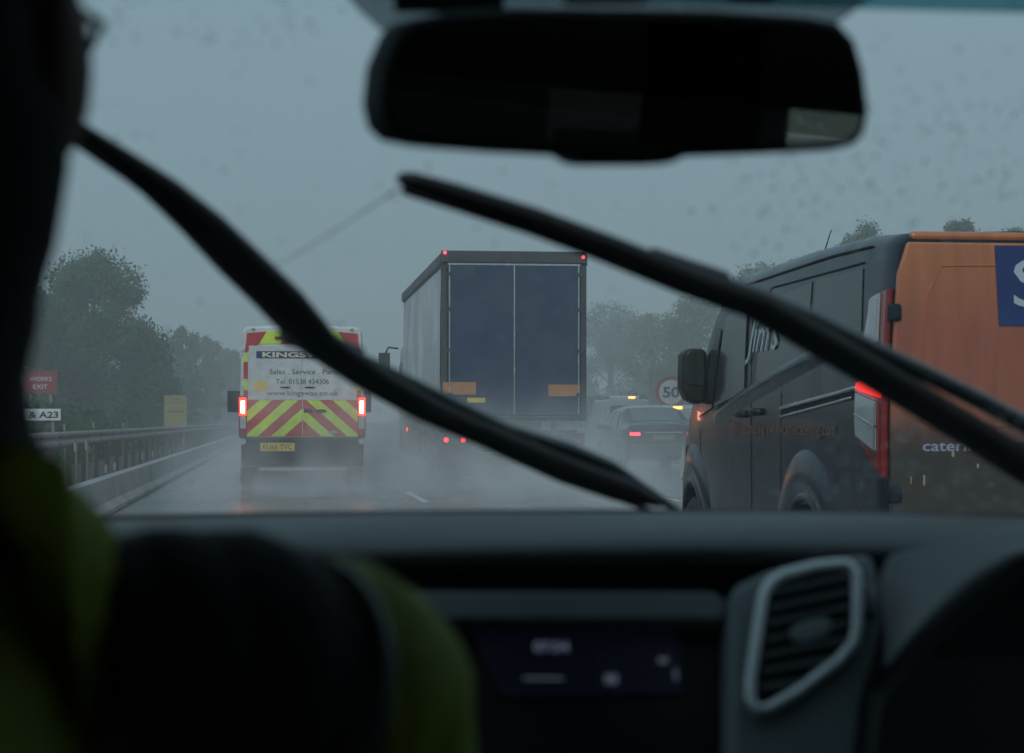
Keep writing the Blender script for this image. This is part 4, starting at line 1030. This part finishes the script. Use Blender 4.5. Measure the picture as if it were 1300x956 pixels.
# steering wheel
sc_ = Vector((.575, .93, CAMZ-.245)); tilt = R(24); ax = Vector((1,0,0)); ay = Vector((0, math.sin(tilt), math.cos(tilt)))
sw = MB().tube([sc_+ax*math.cos(a)*.188+ay*math.sin(a)*.185 for a in [2*math.pi*i/48 for i in range(48)]], .0155, 10, closed=True)
wl = part(sw, 'steering_wheel', mat('wheel_leather', (.13,.14,.15), .4), smooth=True)
b = MB().ell(sc_+Vector((0,.03,0)), (.07,.03,.06), 16, 10)
for a in (0, math.pi, -math.pi/2): b.tube([sc_+Vector((0,.03,0)), sc_+ax*math.cos(a)*.18+ay*math.sin(a)*.18], .014, 8)
b.tube([sc_+Vector((0,.04,0)), sc_+Vector((0,.25,-.08))], .03, 8); part(b, 'steering_hub', M['black_plastic'], wl, smooth=True)
# mirror
mc = P(786, 103, .97); mn = Vector((.27, -.955, -.10)).normalized()
ol = [(500,38),(515,24),(560,14),(650,8),(900,12),(1020,20),(1060,28),(1080,50),(1092,90),(1098,140),(1094,170),(1080,184),(1050,191),(960,195),(868,198),(852,206),(835,209),(752,209),(738,206),(722,196),(640,192),(540,184),(500,176),(484,160),(477,130),(482,80)]
q = [PP(u+8, v, mc, mn) for u, v in ol]
mir = part(MB().prism(q, -mn*.035), 'rear_view_mirror', mat('mirror_housing', (.006,.006,.006), .7), bevel=.005, seg=3)
gl = [(503,45),(530,30),(700,20),(1000,28),(1050,38),(1070,60),(1080,95),(1086,140),(1082,165),(1070,176),(1040,181),(960,184),(640,181),(545,174),(505,167),(492,152),(487,130),(491,85)]
mirror_m = mat('mirror_silver', (.55,.56,.56), .02, 1, var=0, rvar=0)
part(MB().prism([PP(u+8, v, mc+mn*.0012, mn) for u, v in gl], -mn*.0009), 'mirror_glass', mirror_m, mir)
b = MB().tube([mc-mn*.03+Vector((0,0,.01)), wp(mc.x+.0, .56)-Wn*.01], .016, 10); part(b, 'mirror_stem', M['black_plastic'], mir, smooth=True)
hsg = [WP(u, v, -.004) for u, v in ((432,-14),(452,10),(478,34),(505,52),(640,60),(900,60),(1052,52),(1062,30),(1090,10),(1118,-14))]
part(MB().prism(hsg, Wn*.003), 'dotted_border', tinted('dotted_ceramic', (.52,.55,.56)))
for u0, u1, v0, v1 in ((500,641,-14,18),(715,822,-14,8),(925,985,-14,6)):
    qq = [WP(u0,v0,-.014), WP(u1,v0,-.014), WP(u1,v1,-.014), WP(u0,v1,-.014)]
    part(MB().prism(qq, Wn*.008), 'sensor_block', M['black_plastic'], bevel=.002)
# wipers
def wiper(blade, arm):
    OFF = .012
    def path(pp, off):
        out_ = []; rr = []
        for k in range(len(pp)-1):
            for f in (0, .34, .67):
                out_.append([pp[k][q]+(pp[k+1][q]-pp[k][q])*f for q in range(3)])
        out_.append(pp[-1]); pts = [WP(a[0], a[1], off) for a in out_]
        return pts, [a[2]*1.28*p.y/FPX for a, p in zip(out_, pts)]
    pts, rad = path(blade, OFF); bl = MB(); bl.tube(pts, rad, 10, flat=.55)
    bl.tube([p-Wn*.010 for p in pts], .0022, 4)
    root = part(bl, 'wiper_blade', M['rubber'], smooth=True)
    pts, rad = path(arm, OFF+.014); ar = MB(); ar.tube(pts, rad, 10, flat=.5)
    part(ar, 'wiper_arm', mat('arm_black', (.07,.09,.10), .28, coat=.3), root, smooth=True)
    cl = MB(); m = pts[0]; d = (pts[3]-pts[0]).normalized(); cl.tube([m-d*.03, m+d*.035], .012, 8, flat=.8); part(cl, 'blade_clip', M['black_plastic'], root, bevel=.002)
wiper([(50,130,7),(87,157,13),(137,192,18),(204,239,23),(257,285,27),(304,332,29),(354,380,29),(400,432,26),(470,480,24),(541,520,22),(600,545,20),(660,572,22),(720,597,24),(790,622,22),(838,640,6)],
      [(405,436,10),(470,460,11),(560,505,12),(638,543,12),(717,568,14),(770,590,13),(820,622,9),(862,650,7)])
wiper([(510,225,10),(520,229,16),(577,247,20),(674,279,23),(771,316,25),(868,355,26),(954,385,26),(1023,424,26),(1092,464,27),(1161,505,27),(1231,548,27),(1300,592,27),(1370,636,24),(1440,676,8)],
      [(868,344,13),(954,372,17),(1023,402,18),(1092,436,18),(1161,468,17),(1231,502,17),(1300,538,17),(1400,592,17),(1500,650,17)])

# seats
seat_m = mat('seat_fabric', (.012,.012,.013), .9, var=.2, bump=.3, bscale=200)
for s in (-1, 1):
    X = CX+s*.37; y0 = .42 if s < 0 else .10
    b = MB(); b.box(X-.24, X+.24, y0-.05, y0+.45, .42, .56); part(b, 'seat_cushion', seat_m, bevel=.05, seg=3)
    b = MB(); q = [(X-.23, y0-.10, .52), (X+.23, y0-.10, .52), (X+.20, y0-.26, 1.02), (X-.20, y0-.26, 1.02)]; b.prism(q, (0, .11, .02)); part(b, 'seat_back', seat_m, bevel=.04, seg=3)
    if s > 0: b = MB(); b.box(X-.13, X+.13, y0-.32, y0-.22, 1.07, 1.25); b.tube([(X, y0-.27, 1.0), (X, y0-.27, 1.1)], .01, 6); part(b, 'head_rest', seat_m, bevel=.03, seg=3)
b = MB().box(CX-.12, CX+.12, .1, 1.15, .26, .66); part(b, 'centre_console', dark_m, bevel=.03, seg=3)

# ================================================================== PASSENGER
def skin_fig(name, verts, edges, radii, m, parent=None, lev=2, root_i=0):
    me = bpy.data.meshes.new(name); me.from_pydata([tuple(v) for v in verts], edges, []); me.update()
    o = bpy.data.objects.new(name, me); col.objects.link(o)
    if parent is not None: o.parent = parent
    o.modifiers.new('skin', 'SKIN'); sk = me.skin_vertices[0].data
    for i, r in enumerate(radii): sk[i].radius = r if isinstance(r, tuple) else (r, r)
    sk[root_i].use_root = True
    sb_ = o.modifiers.new('sub', 'SUBSURF'); sb_.levels = lev; sb_.render_levels = lev
    bpy.context.view_layer.update()
    dg = bpy.context.evaluated_depsgraph_get(); m2 = bpy.data.meshes.new_from_object(o.evaluated_get(dg)); o.modifiers.clear(); o.data = m2; m2.name = name
    m2.materials.clear(); m2.materials.append(m)
    for p in m2.polygons: p.use_smooth = True; p.material_index = 0
    return o
skin = mat('skin', (.22,.12,.09), .55); navy = mat('navy_sleeve', (.008,.009,.012), .85); lime = mat('hi_vis_lime', (.27,.345,.015), .8, var=.25, scale=12, bump=.5, bscale=30)
tape = mat('reflective_tape', (.12,.12,.135), .5); hair = mat('dark_hair', (.01,.009,.008), .8); beard = hair
PX, PY = -.19, .50
def rel(p): return Vector(p)-Vector((PX, PY, 0))
head_c = Vector((-.157, .72, CAMZ+.127))
S = P(110, 940, .68); E = P(425, 900, .72); Wr = P(458, 1070, .81)
bv = [Vector((-.19,.45,.62)), Vector((-.19,.48,.82)), Vector((-.18,.56,.96)), Vector((-.165,.66,1.09)), head_c+Vector((0,0,-.03)), S, E, Wr, Vector((-.36,.56,.96)), Vector((-.42,.70,.78)), Vector((-.36,.92,.70)), Vector((-.28,.78,.58)), Vector((-.28,1.08,.56)), Vector((-.10,.80,.58)), Vector((-.12,1.10,.56))]
be = [(0,1),(1,2),(2,3),(3,4),(2,5),(5,6),(6,7),(2,8),(8,9),(9,10),(0,11),(11,12),(0,13),(13,14)]
br = [(.15,.12),(.15,.12),(.09,.09),.05,.065,.05,.035,.028,.07,.045,.032,.08,.06,.08,.06]
body = skin_fig('person', [rel(v) for v in bv], be, br, skin)
body.location = (PX, PY, 0)
tag(body, 'passenger in a yellow hi-vis jacket and glasses turned towards the driver', 'person')
ORG[body.name] = Vector((PX, PY, 0))
# head: shaped ellipsoid with face turned right
fa = R(-11)   # face direction, from forward towards +X
fd = Vector((math.sin(-fa), math.cos(fa), 0)); fr_ = Vector((fd.y, -fd.x, 0))
def headpt(a, b, c): return head_c+fr_*a+fd*b+Vector((0,0,c))   # side, front, up
hb = MB()
def addell(mb, c, r, nu=20, nv=14, fn=None, mi=0):
    e = MB(); e.ell((0,0,0), r, nu, nv, fn=fn)
    mb.add([headpt(c[0]+x, c[1]+y, c[2]+z) for x, y, z in e.v], e.f, mi)
addell(hb, (0,0,.03), (.078,.098,.11)); addell(hb, (0,.035,-.055), (.058,.060,.062))
hb.v = [tuple(Vector(p)) for p in hb.v]
nose = [headpt(0,.092,.03), headpt(0,.108,.005), headpt(0,.118,-.012), headpt(0,.098,-.026)]
hb.tube(nose, [.008,.011,.014,.008], 8)
hb.tube([headpt(-.02,.088,-.05), headpt(0,.096,-.049), headpt(.02,.088,-.05)], [.005,.007,.005], 8)
for s in (-1, 1):
    addell(hb, (s*.080,-.005,.0), (.012,.022,.034)); addell(hb, (s*.032,.078,.022), (.014,.012,.010))
L0 = ORG[body.name]
hb.v = [tuple(Vector(p)-L0) for p in hb.v]; hb.build('head', skin, body, smooth=True, fix=False)
hh = MB(); addell(hh, (0,-.022,.055), (.088,.095,.105)); addell(hh, (0,-.035,-.01), (.083,.075,.09))
addell(hh, (0,.045,-.085), (.056,.052,.045))
hh.v = [tuple(Vector(p)-L0) for p in hh.v]; hh.build('hair', hair, body, smooth=True, fix=False)
cp = MB(); addell(cp, (0,-.01,.085), (.094,.110,.085)); 
cp.v = [tuple(Vector(p)-L0) for p in cp.v]; cp.build('cap', hair, body, smooth=True, fix=False)
gs = MB()
for s in (-1, 1):
    gs.tube([headpt(s*.034+math.cos(a)*.026, .102, .018+math.sin(a)*.015) for a in [2*math.pi*i/16 for i in range(16)]], .0022, 6, closed=True)
    gs.tube([headpt(s*.060,.102,.026), headpt(s*.078,.06,.028), headpt(s*.082,-.01,.022)], .002, 6)
gs.tube([headpt(-.008,.104,.024), headpt(.008,.104,.024)], .002, 6)
gs.v = [tuple(Vector(p)-L0) for p in gs.v]; gs.build('glasses', M['rubber'], body, smooth=True, fix=False)
# jacket: torso and shoulders (hi-vis), dark upper sleeve, lime forearm
jv = [Vector((-.19,.45,.64)), Vector((-.19,.48,.84)), Vector((-.175,.57,.985)), P(-120, 780, .68), P(10, 822, .675), P(118, 885, .68), Vector((-.37,.56,.97)), Vector((-.43,.70,.80)), Vector((-.38,.90,.72))]
jr = [(.17,.14),(.17,.14),(.115,.115),.072,.072,.072,.08,.058,.045]
jk = skin_fig('jacket', [rel(v) for v in jv], [(0,1),(1,2),(2,3),(2,4),(4,5),(2,6),(6,7),(7,8)], jr, lime, body)
hd_ = MB(); hd_.tube([rel(P(a_, b_, .69)) for a_, b_ in ((-190,40),(-190,85),(-190,142),(-190,209),(-190,293),(-195,355),(-198,400),(-203,480),(-200,560),(-190,720))], [.045,.066,.0745,.0745,.0705,.0665,.066,.0635,.0655,.085], 24); hd_.build('hood', mat('hood_navy', (.012,.013,.016), .85), body, smooth=True)
def sleeve(name, pp, m_, ph=0):
    pts = []; rad = []
    for k in range(len(pp)-1):
        for q in range(6):
            f = q/6; e = [pp[k][i]+(pp[k+1][i]-pp[k][i])*f for i in range(4)]; pts.append(rel(P(e[0], e[1], e[2]))); rad.append(e[3]*(1+.012*math.sin(len(pts)*1.1+ph)+.008*math.sin(len(pts)*2.7)))
    e = pp[-1]; pts.append(rel(P(e[0], e[1], e[2]))); rad.append(e[3])
    b = MB(); b.tube(pts, rad, 20); return b.build(name, m_, body, smooth=True)
sleeve('upper_sleeve', [(110,905,.665,.045),(150,882,.67,.0555),(215,872,.675,.0555),(295,866,.685,.054),(345,876,.695,.050)], navy)
sleeve('forearm_sleeve', [(360,882,.70,.047),(372,882,.705,.0495),(412,870,.715,.0485),(440,892,.735,.049),(448,960,.76,.048),(455,1060,.80,.046)], lime, 1)
def cuff(name, a, b, r):
    m_ = MB(); m_.tube([rel(a), rel(b)], r, 24); m_.build(name, tape, body, smooth=True)
cuff('reflective_band', P(350, 876, .6955), P(366, 880, .7), .0512)
cuff('reflective_band', P(449, 968, .765), P(452, 1010, .785), .0505)
# hand resting on the console
wp_ = P(470, 1090, .83)
hvv = [wp_, wp_+Vector((.02,.04,-.015)), wp_+Vector((.035,.075,-.02))]; hed = [(0,1),(1,2)]; hr = [.026,.034,.030]
for i in range(4):
    b0 = wp_+Vector((.005+.018*i,.085-.004*i,-.02)); n0 = len(hvv)
    hvv += [b0, b0+Vector((.006,.03,-.008)), b0+Vector((.008,.05,-.024)), b0+Vector((.008,.055,-.042))]
    hed += [(2,n0),(n0,n0+1),(n0+1,n0+2),(n0+2,n0+3)]; hr += [.010,.0095,.009,.008]
n0 = len(hvv); b0 = wp_+Vector((-.02,.045,-.01)); hvv += [b0, b0+Vector((-.01,.03,-.012)), b0+Vector((-.004,.05,-.024))]; hed += [(1,n0),(n0,n0+1),(n0+1,n0+2)]; hr += [.013,.011,.009]
skin_fig('hand', [rel(v) for v in hvv], hed, hr, skin, body)

# ================================================================== AIR: haze and tyre spray
def volume(name, dens, colr, aniso=.0):
    m = bpy.data.materials.new(name); m.use_nodes = True; t = m.node_tree; t.nodes.clear()
    o = t.nodes.new('ShaderNodeOutputMaterial'); v = t.nodes.new('ShaderNodeVolumePrincipled')
    v.inputs['Color'].default_value = (*colr, 1); v.inputs['Density'].default_value = dens; v.inputs['Anisotropy'].default_value = aniso
    t.links.new(v.outputs[0], o.inputs['Volume']); return m, t, v
hz, _, _ = volume('haze_air', .0048, (.93,.96,.97))
tag(MB().box(-260, 260, -60, 460, -1.2, 22).build('haze', hz), 'grey rain haze filling the air over the motorway', 'haze', kind='stuff')
def spray(name, label, x0, x1, y0, y1, h, dens, seed, z0=.02, mid=False):
    m, t, v = volume(name+'_mist', dens, (.95,.97,.98))
    tc = t.nodes.new('ShaderNodeTexCoord'); sp = t.nodes.new('ShaderNodeSeparateXYZ'); t.links.new(tc.outputs['Generated'], sp.inputs[0])
    nz = t.nodes.new('ShaderNodeTexNoise'); nz.inputs['Scale'].default_value = 1.1; nz.inputs['Detail'].default_value = 4; nz.inputs['Distortion'].default_value = .6
    mp = t.nodes.new('ShaderNodeMapping'); mp.inputs['Location'].default_value = (seed*3.1, 0, 0); t.links.new(tc.outputs['Object'], mp.inputs[0]); t.links.new(mp.outputs[0], nz.inputs['Vector'])
    def M_(op, a, b=None, c=None):
        n_ = t.nodes.new('ShaderNodeMath'); n_.operation = op
        for i, q in enumerate((a, b, c)):
            if q is None: continue
            if isinstance(q, (int, float)): n_.inputs[i].default_value = q
            else: t.links.new(q, n_.inputs[i])
        return n_.outputs[0]
    def bell(s_):    # 1 at the middle, 0 at both ends
        a = M_('SUBTRACT', s_, .5); a = M_('MULTIPLY', a, a); a = M_('MULTIPLY_ADD', a, -4.0, 1.0); a = M_('MAXIMUM', a, 0); return M_('POWER', a, 1.2)
    gx, gy = bell(sp.outputs['X']), bell(sp.outputs['Y'])
    gz = bell(sp.outputs['Z']) if mid else M_('POWER', M_('SUBTRACT', 1.0, sp.outputs['Z']), 2.0)
    nn = M_('MAXIMUM', M_('MULTIPLY_ADD', nz.outputs['Fac'], 6.0, -2.45), 0.0)
    d = M_('MULTIPLY', M_('MULTIPLY', gx, gy), M_('MULTIPLY', gz, nn)); d = M_('MULTIPLY', d, dens)
    t.links.new(d, v.inputs['Density'])
    tag(MB().box(x0, x1, y0, y1, z0, h).build(name, m), label, 'spray', kind='stuff')
spray('spray', 'mist of tyre spray behind the chevron van', -2.0, 2.6, 25, 41, 1.5, .9, 1)
spray('spray', 'mist added to make a red halo around the chevron van brake lights', -1.3, 2.1, 29.9, 31.45, 2.0, .55, 4, .8, True)  # mist volume added to spread a red halo round the brake lights
spray('spray', 'thick tyre spray thrown up behind and beside the lorry', 1.4, 6.6, 23, 46, 2.0, 1.0, 2)
spray('spray', 'drifting tyre spray around the dark saloon', 6.4, 12.5, 31, 43.5, 1.5, .2, 3)
